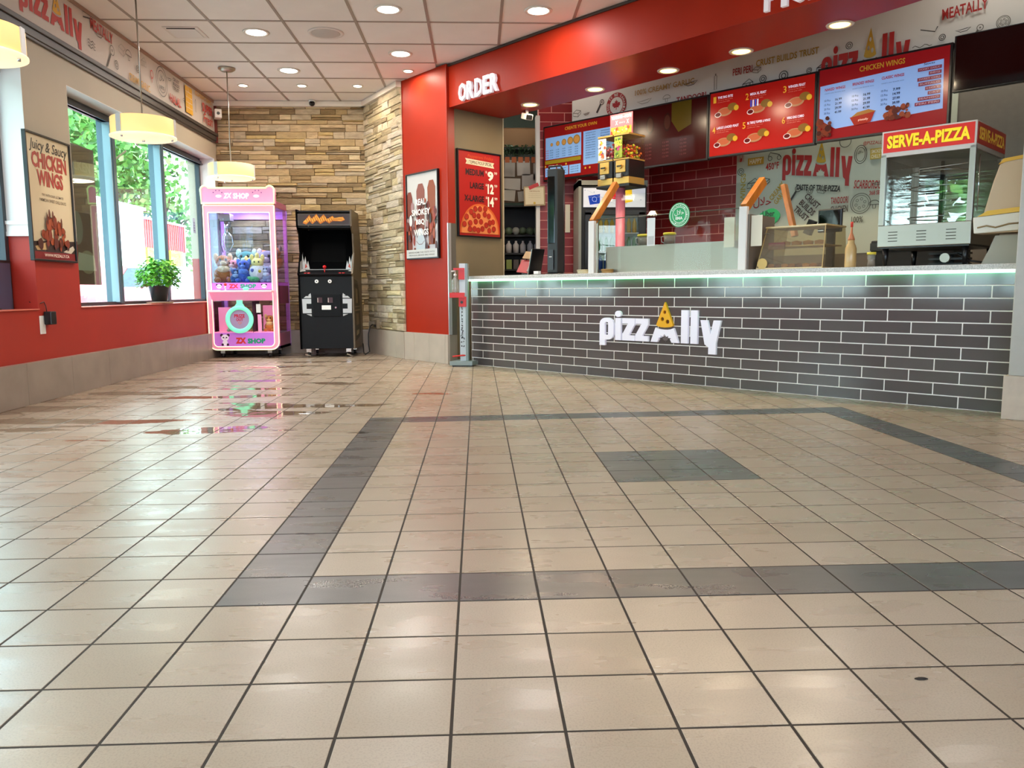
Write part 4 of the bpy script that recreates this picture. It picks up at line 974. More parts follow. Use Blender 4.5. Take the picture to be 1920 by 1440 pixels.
def d4(A, P, W, H):
    A.poly([P(.01, .23), P(.96, .16), P(.97, .8), P(.15, .86), P(.01, .70)], '7f9fd6'); tx(A, P, 'CHICKEN WINGS', .33, .68, .05, .125, 'a07828', .02)
    for k, s_ in enumerate(('NAKED WINGS', 'BREADED WINGS', 'CLASSIC WINGS')):
        x_ = .05 + k * .23; tx(A, P, s_, x_, x_ + .17, .27 - k * .01, .31 - k * .01, '8c2c3c', .03); tx(A, P, 'tossed in your favourite sauce', x_, x_ + .17, .335, .355, '3c4c7c', .0)
        for r in range(4): tx(A, P, ('10 Pcs', '15 Pcs', '20 Pcs', '30 Pcs')[r], x_, x_ + .05, .43 + r * .06, .46 + r * .06, '2c3c6c', .01); tx(A, P, ('16.99', '21.99', '29.99', '41.99')[r] if k < 2 else ('7.99', '14.99', '27.99', '39.99')[r], x_ + .09, x_ + .145, .43 + r * .06, .465 + r * .06, '18203c', .03)
    tx(A, P, 'Sauces', .82, .9, .17, .2, '28203c', .01, 0, .2)
    for k in range(8): x_ = (.78, .86, .78, .79, .84, .86, .79, .77)[k]; z_ = .23 + k * .064; q0 = P(x_, z_ + .045); q1 = P(.95, z_); A.rect(q0[0], q1[0], q0[1], q1[1], '6c2438'); tx(A, P, ('HONEY GARLIC', 'BBQ', 'SWEET CHILI', 'BUFFALO', 'HOT', 'DRY', 'MANGO', 'PERI PERI')[k], x_ + .01, .94, z_ + .01, z_ + .033, 'a08898', .01)
    A.poly([P(.27, .74), P(.47, .70), P(.44, .84), P(.31, .86)], '8a2418'); A.poly([P(.28, .74), P(.33, .68), P(.42, .66), P(.48, .70)], '8a6028'); tx(A, P, 'pizzally', .34, .42, .775, .81, 'd8b0a0', .02)
    rr = random.Random(4)
    for k in range(40): q = P(.65 + rr.uniform(-.1, .1), .76 + rr.uniform(-.08, .07)); A.disc(q[0], q[1], rr.uniform(.01, .026), rr.choice(('5c2c20', '7a3c28', '4a2420')), n=8)
    for k in range(30): q = P(.06 + rr.uniform(-.05, .06), .82 + rr.uniform(-.12, .14)); A.disc(q[0], q[1], rr.uniform(.012, .028), rr.choice(('5c2c20', '6a3020', '3c1c18')), n=8)
tv(2.594, 3.765, 2.145, 2.83, 2.10, 'lit menu screen headed CHICKEN WINGS with pale blue price table', d4, '7c1418', .30)
t = thing('blank_screen', 'switched-off black screen right of the chicken wings menu, above the pizza warmer', 'screen', tuple(CO + CN * 1.4), RZC)
MB().box(3.986, 5.1, 0, .05, 2.26, 2.68).build('bezel', BLACK, t, bevel=.004)
MB().box(4.0, 5.09, -.002, .001, 2.27, 2.67).build('display', BLKGL, t)

# ================================================================== COUNTER TOP AND KITCHEN THINGS
ZT = .906
def cthing(name, label, cat, u, n, z=ZT, rz=0, group=None): return thing(name, label, cat, tuple(cpt(u, n, z)), RZC + rz, group)
# tall black tower
t = cthing('display_tower', 'tall slim black equipment tower standing on the worktop near the doorway', 'display', .87, .3, ZT, .35)
t.scale = (1.35, 1.2, 1)
MB().lathe((0, 0, 0), [(.075, 0), (.075, .012), (.05, .022)], 24).build('base', BLACK, t)
MB().prism([(-.055, -.03), (.03, -.055), (.058, .0), (.05, .06), (-.055, .055)], .02, 1.0).build('column', mat('charcoal_plastic', '1a1d20', .4), t, bevel=.008)
MB().box(-.045, .01, -.052, -.03, .3, .93).build('screen_glass', BLKGL, t, bevel=.004)
MB().box(-.04, .0, -.056, -.035, .05, .24).build('lower_panel', mat('dark_grey_panel', '34373b', .35), t); MB().box(-.03, -.01, -.059, -.055, .17, .176).build('mark', WHITE, t)
MB().tube([(-.05, 0, .99), (-.05, 0, 1.03), (.04, 0, 1.03), (.05, 0, .99)], .01).build('handle', BLACK, t)
t = cthing('tablet_till', 'black tablet till tilted upright beside the tall black tower', 'till', .66, .25, ZT)
MB().obox((0, 0, .13), (.012, .16, .26), (0, .25, -.1)).build('tablet', BLACK, t, bevel=.004); MB().obox((-.012, 0, .13), (.004, .15, .25), (0, .25, -.1)).build('silver_edge', STEEL, t)
MB().box(-.05, .07, -.05, .05, 0, .012).build('foot', BLACK, t); MB().box(.02, .08, -.06, -.02, .012, .04).build('card_slot', WHITE, t)
t = cthing('card_stand', 'tilted brown and red leaflet stand left of the tablet till', 'stand', .5, .35, ZT)
MB().obox((0, 0, .2), (.17, .01, .09), (-.7, .1, .2)).build('upper_leaflet', mat('kraft_brown', 'a08460', .6), t); MB().obox((-.02, -.05, .09), (.17, .01, .15), (-.6, .1, .2)).build('lower_leaflet', mat('leaflet_red', 'a02828', .4), t)
MB().obox((.05, -.058, .09), (.05, .01, .13), (-.6, .1, .2)).build('grey_flap', mat('leaflet_grey', '8c8078', .4), t); MB().box(-.08, .08, -.06, .06, 0, .03).build('tray', BLACK, t); MB().bar((0, .03, .02), (0, .03, .2), .02, .01).build('back_strut', BLACK, t)
# sneeze guard
sn = cthing('sneeze_guard', 'glass sneeze guard with white posts and wooden arms on the worktop', 'sneeze guard', 0, 0)
PW = mat('white_post', 'dcdad6', .35); WD = mat('varnished_wood', 'a86420', .25, noise=.25, nscale=14, stretch=(1, 1, .3), coat=.5)
for u, z1 in ((1.49, 1.37), (2.97, 1.385)):
    MB().box(u - .035, u + .03, .08, .115, 0, z1 - ZT).build('post', PW, sn, bevel=.003)
MB().box(1.545, 1.56, .085, .1, 0, .44).build('slim_post', STEEL, sn)
a1_ = (1.49, .10, 1.36 - ZT); b1_ = (1.50, .42, 1.72 - ZT)
MB().bar(a1_, b1_, .05, .06).build('wooden_arm', WD, sn, bevel=.004)
MB().bar((2.97, .10, 1.375 - ZT), (2.98, .36, 1.60 - ZT), .05, .07).build('wooden_arm', WD, sn, bevel=.004)
MB().bar((2.835, 1.0, 1.64 - ZT), (2.95, 1.0, 1.2 - ZT), .06, .04).build('wooden_brace', WD, sn, bevel=.004)
GG = glass('guard_glass', 'f6f8f6', .15)
MB().box(1.53, 2.94, .096, .102, .015, .47).build('front_glass', GG, sn)
MB().add([(1.53, .103, .472), (2.94, .103, .472), (2.94, .37, .70), (1.53, .37, .70), (1.53, .107, .468), (2.94, .107, .468), (2.94, .374, .696), (1.53, .374, .696)],
         [(0, 1, 2, 3), (7, 6, 5, 4), (0, 4, 5, 1), (2, 6, 7, 3), (1, 5, 6, 2), (0, 3, 7, 4)]).build('slanted_glass', GG, sn)
MB().tube([(1.53, .1, .472), (2.94, .1, .472)], .004, 6).build('glass_joint', mat('joint_dark', '3a3c34', .3), sn)
MB().box(3.0, 3.015, .1, .5, .0, .42).build('side_panel', mat('side_panel_brown', '6c6258', .4), sn)
MB().box(1.56, 2.92, .2, .215, 0, .235).build('steel_panel', mat('satin_steel', 'b4b0a8', .45, .7), sn)
MB().box(1.56, 1.575, .2, .5, 0, .19).build('steel_end', mat('satin_steel_dark', '807e78', .35, .8), sn)
A = Art(.0945)
A.rect(2.08, 2.16, .22, .45, 'd8dcdc'); A.rect(2.09, 2.15, .23, .30, 'b8bcbc')
A.build(sn, 'paper_notice')
for u, nm in ((2.79, 'notice'), (3.02, 'notice')):
    MB().box(u, u + .09, .118, .12, .18, .41).build('paper_sheet', mat('paper_cream', 'ded8c4', .6), sn)
# halal sticker on slanted glass
hs = thing('round_sticker', 'round green sticker with white arabic lettering on the sneeze guard glass', 'sticker', tuple(cpt(2.40, .085, ZT + .455)), RZC)
SM = Matrix.Identity(4)
MB().cyl((0, -.001, 0), .098, .002, 'y', 36).build('sticker_disc', mat('sticker_green', '1e9a5c', .4, emit=.1), hs)
A = Art(-.002); A.ring(0, 0, .088, .005, 'e8f4ec', n=36); A.ring(0, 0, .062, .004, 'e8f4ec', n=32); doodle(A, 'halal', 0, .016, .044, 'e8f4ec'); A.text('IIMA', -.034, .034, -.038, -.014, 'e8f4ec', .04)
for k in range(26):
    a = 2.6 - k * .2
    if -2.6 < a: A.text('HALAL MONITORING AUTHORITY'[k], .074 * math.cos(a) - .005, .074 * math.cos(a) + .005, .074 * math.sin(a) - .006, .074 * math.sin(a) + .006, 'e8f4ec', .02, a - PI / 2)
A.build(hs)
# measuring jugs on the steel ledge
for k, (u, n, l) in enumerate(((1.87, .34, 'left clear measuring jug with yellow rim on the ledge behind the steel panel'), (2.14, .34, 'right clear measuring jug with yellow rim on the ledge behind the steel panel'))):
    j = cthing('measuring_jug', l, 'jug', u, n, ZT + .235, 0, 'clear jugs behind the sneeze guard')
    MB().lathe((0, 0, 0), [(.045, .0), (.05, .085)], 20).build('jug_body', glass('jug_plastic', 'dfe4dc', 1, .1, .25), j)
    MB().lathe((0, 0, 0), [(.051, .083), (.055, .087), (.055, .1), (.05, .104), (.047, .1)], 20).build('rim', mat('yellow_rim', 'd8c840', .4), j)
    MB().tube([(-.048, 0, .08), (-.085, 0, .07), (-.08, 0, .03), (-.047, 0, .015)], .005, 6).build('handle', mat('clear_grey', 'a8aaa4', .3), j)
ld = cthing('jug_ledge', 'narrow steel ledge behind the sneeze guard steel panel', 'shelf', 0, 0); MB().box(1.58, 2.9, .22, .5, .22, .235).build('ledge_top', STEEL, ld); MB().box(1.58, 2.9, .44, .455, 0, .22).build('ledge_leg', STEEL, ld)
# small tubs by the post
for u, l, c in ((1.34, 'small cream plastic tub left of the white sneeze guard post', 'd0c4a0'), (1.62, 'small wooden-coloured tub right of the white sneeze guard post', 'a8824c')):
    j = cthing('small_tub', l, 'tub', u, .15, ZT); MB().lathe((0, 0, 0), [(.05, 0), (.055, .03)], 20).build('tub', mat('tub_' + c, c, .5), j); MB().lathe((0, 0, 0), [(.058, .03), (.058, .038), (.0001, .04)], 20).build('lid', mat('tublid_' + c, c, .35), j)
# hot case
hc = cthing('food_display_case', 'clear acrylic food display case with sloping front on the worktop', 'display case', 3.07, .12)
AC = glass('acrylic', 'efe6cf', 1.1, .02, .10); EDG = mat('acrylic_edge', 'c8b078', .25, spec=.8)
def q4(a, b, c, d, th=.004):
    a, b, c, d = map(V3, (a, b, c, d)); n = (b - a).cross(d - a).normalized() * th
    return MB().add([a, b, c, d, a + n, b + n, c + n, d + n], [(3, 2, 1, 0), (4, 5, 6, 7), (0, 1, 5, 4), (1, 2, 6, 5), (2, 3, 7, 6), (3, 0, 4, 7)])
W_, D_, H_ = .51, .42, .31
q4((0, 0, .0), (W_, 0, .0), (W_ - .02, .08, H_), (.04, .08, H_)).build('front_pane', AC, hc); q4((0, D_, .0), (0, 0, .0), (.04, .08, H_), (.04, D_, H_)).build('side_pane', AC, hc); q4((W_, 0, 0), (W_, D_, 0), (W_ - .02, D_, H_), (W_ - .02, .08, H_)).build('side_pane', AC, hc)
MB().box(.03, W_ - .01, .07, D_, H_, H_ + .012).build('lid', EDG, hc, bevel=.002)
MB().box(0, W_, 0, D_, 0, .012).build('base', EDG, hc); MB().box(.04, W_ - .03, .1, D_ - .02, .17, .18).build('shelf', EDG, hc)
for a, b in (((0, 0, 0), (.04, .08, H_)), ((W_, 0, 0), (W_ - .02, .08, H_)), ((.04, .08, H_), (W_ - .02, .08, H_)), ((0, 0, .01), (W_, 0, .01))): MB().bar(a, b, .006, .006).build('edge', EDG, hc)
MB().box(.07, .2, .045, .055, .15, .2).build('red_price_holder', mat('holder_red', '6a2020', .4), hc)
MB().box(.02, .06, .06, .08, .27, .275).build('clip', STEEL, hc); MB().box(W_ - .07, W_ - .03, .06, .08, .27, .275).build('clip', STEEL, hc)
MB().cyl((.05, -.006, .045), .04, .004, 'y', 24).build('round_badge', mat('badge_gold', 'c0a050', .35), hc)
fd = random.Random(2)
for k in range(14):
    o_ = tag(MB().ball((0, 0, 0), (.03, .025, .018), 10, 6).build('fried_snack', mat('snack_%d' % (k % 3), ('c07828', '7a3018', 'd89848')[k % 3], .5, noise=.2, nscale=30), None), 'small fried snack on the floor of the acrylic display case', 'snack', 'fried snacks in the display case')
    o_.location = cpt(3.07 + .07 + (k % 7) * .055, .12 + .1 + (k // 7) * .09, ZT + .028)
for k in range(4):
    o_ = tag(MB().lathe((0, 0, 0), [(.035, 0), (.04, .03), (.0001, .04)], 12).build('bun', mat('bun_tan', 'c89040', .5), None), 'golden bun on the shelf of the acrylic display case', 'bun', 'buns on the display case shelf')
    o_.location = cpt(3.07 + .12 + k * .09, .12 + .22, ZT + .18)
# bottle, shaker
b = cthing('squeeze_bottle', 'tan sauce squeeze bottle with red tip in front of the display case', 'bottle', 3.78, .12)
MB().lathe((0, 0, 0), [(.036, 0), (.038, .01), (.038, .13), (.03, .155), (.022, .17), (.022, .19)], 22).build('bottle', mat('sauce_tan', 'c0a068', .35, coat=.3), b)
MB().lathe((0, 0, 0), [(.024, .19), (.022, .2), (.008, .24), (.006, .285)], 16).build('nozzle', mat('nozzle_peach', 'c07850', .4), b); MB().cyl((0, 0, .28), .009, .035, seg=12).build('red_tip', mat('tip_red', 'c82818', .4), b)
b = cthing('shaker', 'small glass shaker with yellow lid right of the squeeze bottle', 'shaker', 3.93, .1)
MB().lathe((0, 0, 0), [(.024, 0), (.026, .085)], 18).build('jar', glass('jug_plastic', 'dfe4dc', 1, .1, .25), b); MB().cyl((0, 0, .003), .021, .05, seg=14).build('spice', mat('spice_brown', '5a3a20', .8), b); MB().cyl((0, 0, .085), .029, .016, seg=18).build('lid', mat('yellow_rim', 'd8c840', .4), b)
# order sign blob
b = cthing('delivery_sign', 'green rounded Uber Eats sign standing behind the display case', 'sign', 2.935, .56, ZT)
pb = [(.0 + .09 * math.cos(a) * (1 + .1 * math.sin(2 * a + .5)), .43 + .065 * math.sin(a) * (1 - .12 * math.cos(3 * a))) for a in [2 * PI * k / 28 for k in range(28)]]
MB().prism(pb, -.004, .004, 'y').build('board', mat('board_green', '0e8a44', .4, emit=.08), b); MB().box(-.02, .02, -.003, .01, 0, .38).build('stand', BLACK, b)
A = Art(-.0055); A.text('Uber', -.055, .05, .435, .48, '0a2a18', .03); A.text('Eats', -.06, .055, .378, .423, 'f4f8f4', .03); A.build(b)
# till monitor behind
b = cthing('till_monitor', 'black till monitor seen behind the acrylic display case', 'monitor', 3.24, 1.0, 0)
MB().box(-.1, .1, 0, .03, 1.22, 1.41).build('monitor', BLACK, b, bevel=.01); MB().box(-.085, .085, -.003, .001, 1.235, 1.395).build('screen', BLKGL, b); MB().box(-.03, .03, .02, .06, .9, 1.3).build('neck', BLACK, b)
MB().box(-.2, .2, -.1, .3, .86, .9).build('foot', BLACK, b); MB().obox((-.17, .02, 1.27), (.06, .05, .12), (0, .4, 0)).build('side_reader', BLACK, b)
bc = cthing('prep_bench', 'stainless prep bench along the kitchen behind the counter', 'bench', 0, 0, 0); MB().box(1.3, 5.1, .95, 1.7, .82, .86).build('bench_top', STEEL, bc)
for u in (1.35, 5.05):
    for n_ in (1.0, 1.65): MB().box(u - .02, u + .02, n_ - .02, n_ + .02, 0, .82).build('leg', STEEL, bc)
b = cthing('black_appliance', 'low black kitchen appliance behind the squeeze bottle', 'appliance', 3.66, 1.1, .86)
MB().box(-.12, .5, 0, .4, 0, .28).build('body', BLACKM, b, bevel=.01); MB().box(-.12, .5, -.01, .0, .2, .26).build('grey_band', mat('dark_grey_panel', '34373b', .35), b)
for k in range(4): MB().box(.35, .62, -.1, .0, .03 + k * .04, .045 + k * .04).build('tray', BLACK, b)
# pizza warmer
pw = cthing('pizza_warmer', 'stainless glass-fronted pizza warmer with red SERVE-A-PIZZA sign on black legs', 'food warmer', 3.945, .15)
W_, D_ = .575, .66; z = lambda v: v - ZT
for x_ in (.04, W_ - .04):
    for y_ in (.05, D_ - .05): MB().lathe((x_, y_, 0), [(.013, 0), (.022, .13)], 12).build('leg', BLACK, pw)
MB().box(0, W_, 0, D_, z(1.04), z(1.185)).build('lower_body', STEEL, pw, bevel=.004); MB().box(.01, W_ - .01, .01, D_ - .01, z(1.03), z(1.04)).build('underside', BLACK, pw)
A = Art(-.0015)
for k in range(3):
    for r in range(4): x_ = .07 + k * .18; A.rect(x_, x_ + .06, z(1.075) + r * .02, z(1.08) + r * .02, '30281f')
A.build(pw, 'vent_slots')['kind'] = 'stuff'
for x_, y_ in ((0, 0), (W_ - .035, 0), (0, D_ - .03), (W_ - .035, D_ - .03)): MB().box(x_, x_ + .035, y_, y_ + .03, z(1.185), z(1.655)).build('corner_post', STEEL, pw, bevel=.002)
MB().box(0, W_, 0, D_, z(1.635), z(1.805)).build('sign_housing', mat('housing_white', 'd8d4cc', .4), pw, bevel=.003)
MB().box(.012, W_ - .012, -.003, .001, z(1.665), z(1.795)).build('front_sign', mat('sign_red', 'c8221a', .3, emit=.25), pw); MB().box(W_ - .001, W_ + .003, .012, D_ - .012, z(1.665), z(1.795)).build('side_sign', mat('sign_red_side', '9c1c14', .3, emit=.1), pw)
A = Art(-.004, emit=.35, rough=.3); A.text('SERVE-A-PIZZA', .038, W_ - .034, z(1.688), z(1.772), '7a5a10', .06); A.text('SERVE-A-PIZZA', .036, W_ - .036, z(1.69), z(1.774), 'f0d030', .04); A.build(pw, 'front_lettering')
sd_ = bpy.data.objects.new('side_lettering_mount', None)
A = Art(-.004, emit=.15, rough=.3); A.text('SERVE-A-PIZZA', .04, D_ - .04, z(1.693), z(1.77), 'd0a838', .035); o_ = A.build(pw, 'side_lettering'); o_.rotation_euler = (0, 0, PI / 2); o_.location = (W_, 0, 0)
bpy.data.objects.remove(sd_)
WG = glass('warmer_glass', 'f2f4f0', 2.2)
MB().box(.035, W_ - .035, .006, .01, z(1.185), z(1.635)).build('front_glass', WG, pw); MB().box(W_ - .012, W_ - .008, .03, D_ - .03, z(1.185), z(1.635)).build('side_glass', WG, pw)
MB().box(.03, W_ - .03, D_ - .02, D_ - .01, z(1.185), z(1.635)).build('back_panel', STEELM, pw); MB().box(.005, .012, .03, D_ - .03, z(1.185), z(1.635)).build('left_panel', STEELM, pw)
MB().cyl((W_ / 2, D_ / 2, z(1.19)), .012, .43).build('rack_spindle', BLACK, pw)
for k in range(4): MB().tube([(W_ / 2 + .2 * math.cos(a), D_ / 2 + .2 * math.sin(a), z(1.24) + k * .1) for a in [2 * PI * i / 24 for i in range(24)]], .004, 6, closed=True).build('rack_ring', CHROME, pw)
MB().tube([(.25, -.004, z(1.50)), (.25, -.004, z(1.535)), (W_ - .04, -.004, z(1.545))], .003, 6).build('door_trim', STEEL, pw)
MB().tube([(W_ + .01, .06, z(1.60)), (W_ + .01, .06, z(1.25))], .004, 6).build('door_handle', CHROME, pw)
MB().cyl((W_ - .14, -.02, .05), .03, .03, 'y', 18).build('knob', STEEL, pw); MB().tube([(W_ - .1, .1, .08), (W_ - .02, .1, .03), (W_ + .1, .12, .01)], .006, 6).build('cord', BLACK, pw)
# towel dispenser
td = cthing('towel_dispenser', 'beige and gold paper towel dispenser at the right end of the worktop', 'dispenser', 4.61, .075)
MB().prism([(-.02, .0), (.26, .0), (.26, .06), (.2, .16), (.02, .16)][::-1], 0, .001).build('foot', BLACK, td)
MB().add([(x, y, z_) for z_, xa, xb in ((0, -.01, .24), (.09, .03, .24), (.175, .06, .24)) for y in (.02, .14) for x in (xa, xb)],
         [(0, 2, 3, 1), (8, 9, 11, 10)] + [(a + b, a + c, a + 4 + c, a + 4 + b) for a in (0, 4) for b, c in ((0, 1), (1, 3), (3, 2), (2, 0))]).build('stand', mat('stand_grey', '9c9a8c', .5), td)
bd = MB()
prof = [(-.03, .19), (-.01, .27), (.0, .30), (.045, .50), (.075, .60), (.1, .62), (.3, .645), (.3, .19)]
bd.prism([(p[0] - .01, p[1]) for p in prof], -.0, .17, 'y'); bd.build('cover', mat('cover_tan', 'c0a888', .4), td, bevel=.008)
MB().prism([(.06, .60), (.085, .632), (.31, .655), (.31, .635), (.1, .612)], -.006, .17, 'y').build('gold_top', mat('gold_plastic', 'c8962e', .3, .3), td)
MB().prism([(-.05, .19), (-.06, .29), (.3, .315), (.3, .205)], -.02, .17, 'y').build('white_tray', mat('tray_white', 'd8d4c6', .4), td, bevel=.006)
MB().prism([(-.035, .292), (.02, .325), (.3, .345), (.3, .317)], -.022, .05, 'y').build('gold_band', mat('gold_plastic', 'c8962e', .3, .3), td)
MB().tube([(-.03, -.022, .225), (.02, -.024, .235), (.07, -.024, .222), (.14, -.024, .24), (.22, -.024, .243)], .005, 6).build('towel_edge', mat('towel_brown', '8a7450', .7), td)
# gumball machines
gm = cthing('gumball_machine', 'double gumball vending machine with gold fittings on a pink pole', 'vending machine', 1.14, .6, 0)
MB().lathe((.19, .12, 0), [(.2, 0), (.2, .02), (.05, .04)], 28).build('foot', BLACK, gm); MB().cyl((.20, .1, .03), .045, 1.69, seg=20).build('pole', mat('pink_pole', 'd87888', .35, coat=.2), gm)
MB().box(-.01, .38, -.01, .26, 1.72, 1.745).build('platform', BLACK, gm, bevel=.004)
rg = random.Random(8)
for k, x_ in enumerate((0, .19)):
    w_ = .178
    MB().box(x_, x_ + w_, 0, .25, 1.745, 1.81).build('coin_tray', GOLD, gm, bevel=.006)
    MB().box(x_, x_ + w_, .0, .25, 1.81, 1.965).build('body', BLACK, gm, bevel=.006)
    pl = MB().box(x_ + .03, x_ + .14, -.008, .001, 1.85, 1.96).build('coin_plate', GOLD, gm, bevel=.004)
    MB().cyl((x_ + .085, -.022, 1.905), .022, .014, 'y', 16).build('coin_dial', GOLD, pl); MB().box(x_ + .06, x_ + .11, -.032, -.02, 1.9, 1.912).build('turn_handle', BLACK, pl)
    MB().box(x_ + .05, x_ + .11, -.03, 0, 1.80, 1.84).build('chute_door', STEEL, gm, bevel=.003)
    MB().box(x_, x_ + w_, .0, .25, 1.967, 1.98).box(x_, x_ + w_, 0, .25, 2.19, 2.205).build('globe_rim', mat('rim_gold', 'b89850', .35, .5), gm)
    MB().box(x_ + .003, x_ + w_ - .003, .003, .247, 1.98, 2.19).build('globe', glass('globe_plastic', 'f0f0e8', 1), gm)
    A = Art(-.001); A.rect(x_ + .008, x_ + .10, 1.985, 2.18, ('e8e4dc', '8ca034')[k])
    for q in range(26): A.disc(x_ + rg.uniform(.02, .09), rg.uniform(2.0, 2.17), rg.uniform(.006, .016), rg.choice((('d86018', 'e8a020', '40508c', 'c83040', 'f0e8d8'), ('d8d83c', '48701c', 'c84890', '5048a0', '305010'))[k]), n=8)
    if k: A.text('TEAZ', x_ + .015, x_ + .095, 2.09, 2.14, 'e4e850', .05, .2)
    A.build(gm, 'front_label')
    for q in range(44):
        o_ = None
    gb = MB()
    pos = []
    for q in range(2000):
        p = (x_ + rg.uniform(.02, w_ - .02), rg.uniform(.02, .23), 1.995 + rg.triangular(0, .13, .0))
        if all((p[0] - a[0]) ** 2 + (p[1] - a[1]) ** 2 + (p[2] - a[2]) ** 2 > .00062 for a in pos): pos.append(p)
        if len(pos) > 90: break
    for p in pos: gb.ball(p, .0125, 8, 5, mi=rg.randrange(3))
    gb.build('gumballs', ([mat('gum_white', 'e8dcd8', .3), mat('gum_red', 'b82030', .3), mat('gum_pink', 'd86878', .3)], [mat('gum_orange', 'e07020', .3), mat('gum_yellow', 'c8d030', .3), mat('gum_red', 'b82030', .3)])[k], gm, kind='stuff')
tp = MB().box(.07, .33, .1, .106, 2.205, 2.41).build('topper_card', mat('topper_pink', 'dc5c6c', .4), gm)
A = Art(.0995); A.text('VENDING\u2014HOPE', .085, .315, 2.365, 2.395, 'f4e4d8', .04); A.text('X', .13, .16, 2.31, 2.35, 'f0c8c8', .01); A.text('X', .26, .29, 2.31, 2.35, 'f0c8c8', .01); A.text('SINCE', .175, .245, 2.32, 2.335, 'e8a0b0', .01)
A.rect(.08, .32, 2.21, 2.29, 'd89828')
for q in range(30): A.disc(rg.uniform(.09, .31), rg.uniform(2.22, 2.285), rg.uniform(.005, .014), rg.choice(('e8c040', '8a3010', 'e07828', 'f0e0a0')), n=8)
A.build(gm, 'topper_print')
# drinks cooler
fx = thing('drinks_cooler', 'black glass-door drinks cooler with bright advert header against the red brick wall', 'fridge', (1.2, 6.95, 0))
MB().box(0, .72, .02, .56, 0, 1.9).build('cabinet', BLACKM, fx); cb = fx
MB().box(-.03, 0.0, .02, .5, 0, 1.96).box(-.03, .73, .02, .5, 1.885, 1.95).build('grey_surround', mat('surround_grey', '888a80', .4), fx)
MB().box(.02, .70, -.005, .02, 1.66, 1.865).build('header_box', mat('header_white', 'c8ccd4', .2, emit=.35), fx)
A = Art(-.007, emit=.35, rough=.2)
A.poly([(.07 + .13, 1.70), (.20, 1.80), (.07, 1.78), (.09, 1.685)], '1c3c98'); A.ring(.14, 1.745, .025, .004, 'a0b4e8', n=14)
A.disc(.36, 1.80, .08, 'c01c20', .055); A.text('G', .28, .335, 1.715, 1.775, 'f4f0f0', .06)
A.poly([(.46, 1.85), (.55, 1.86), (.56, 1.72), (.47, 1.70)], 'e0b820'); A.rect(.475, .55, 1.745, 1.775, 'f0f0e8'); A.text('Jumex', .48, .545, 1.75, 1.77, '202838', .02)
for k in range(14): A.line([(rg.uniform(.03, .68), rg.uniform(1.68, 1.85)), (rg.uniform(.03, .68), rg.uniform(1.68, 1.85))], .002, '98a4b4') if k % 2 else A.disc(rg.uniform(.03, .68), rg.uniform(1.68, 1.85), .006, '8c98ac', n=7)
A.build(fx, 'header_print')
MB().box(.03, .10, -.02, .02, .3, 1.6).box(.62, .69, -.02, .02, .3, 1.6).box(.03, .69, -.02, .02, 1.57, 1.62).build('door_frame', BLACK, fx, bevel=.003)
MB().box(.10, .62, -.008, -.004, .3, 1.57).build('door_glass', glass('cooler_glass', 'e8eeee', 1.4), fx)
MB().box(.101, .619, .0, .019, .3, 1.57).build('lit_interior', mat('cooler_interior', '9aa8a4', .6, emit=.12), fx)
MB().tube([(.07, -.045, .9), (.07, -.045, 1.3)], .009).build('door_handle', STEEL, fx)
bm_ = MB().lathe((0, 0, 0), [(.026, 0), (.028, .01), (.028, .13), (.012, .165), (.012, .18)], 12).mesh('bottle', [mat('drink_a', '284a9c', .2)])
BC = [mat('drink_' + c, c, .2) for c in ('284a9c', 'e8e8e8', 'c8a040', '7a1c1c', '3a7a4a', '202428')]
# bottles stand in front of the lit interior, on shelves
for r, zz in enumerate((.98, 1.18, 1.38)):
    MB().box(.10, .62, -.006, .02, zz - .01, zz).build('shelf', STEEL, fx)
# (bottle racks drawn at the glass: shallow door bottles)
k = 0
for zz in (.98, 1.18, 1.38):
    for i in range(8):
        me = MB().lathe((0, 0, 0), [(.022, 0), (.024, .01), (.024, .11), (.010, .14), (.010, .155)], 10).mesh('drink_bottle', [BC[(k * 5 + i) % 6]])
        o_ = bpy.data.objects.new('drink_bottle', me); COL.objects.link(o_); o_.location = (1.2 + .145 + i * .062, 6.95 - .034, zz)
        tag(o_, ('first', 'second', 'third', 'fourth', 'fifth', 'sixth', 'seventh', 'eighth')[i] + ' drink bottle from the left on the ' + {.98: 'lowest', 1.18: 'middle', 1.38: 'top'}[zz] + ' visible shelf of the drinks cooler', 'bottle', 'bottles in the drinks cooler'); k += 1
for o_ in [q for q in fx.children if q.name.startswith(('door_frame', 'door_glass', 'door_handle'))]: o_.location = (0, -.055, 0)
for o_ in [q for q in fx.children if q.name.startswith('shelf')]: o_.scale = (1, 1, 1); o_.location = (0, -.0, 0)
for o_ in [q for q in fx.children if q.name.startswith('shelf')]:
    for v in o_.data.vertices:
        if v.co.y < 0: v.co.y = -.06
# paper on brick wall, framed certificate
t = tag(MB().box(1.085, 1.14, 7.535, 7.556, 1.43, 1.75).build('paper_notice', mat('paper_cream', 'ded8c4', .6), None), 'narrow white paper notice on the red brick wall right of the black tower', 'notice')
t = thing('certificate', 'framed certificate with red ribbon hanging on the white door jamb', 'certificate', (.72, 7.48, 1.84), .05)
MB().obox((0, 0, 0), (.245, .012, .22), (0, -.03, 0)).build('frame', mat('frame_tan', '9c8660', .5), t); MB().obox((0, -.008, 0), (.215, .004, .19), (0, -.03, 0)).build('sheet', mat('paper_beige', 'cfc4a4', .6), t)
MB().obox((-.01, -.012, .11), (.12, .004, .04), (0, -.4, 0)).build('ribbon', mat('ribbon_red', 'b01c20', .5), t)
A = Art(-.0115); A.text('CERTIFICATE', -.06, .06, .045, .06, '8a6040', .01); [A.text('of appreciation', -.07, .07, .02 - k * .022, .03 - k * .022, '9a8a70', 0) for k in range(3)]; A.disc(0, -.08, .014, 'c8a840'); A.build(t)
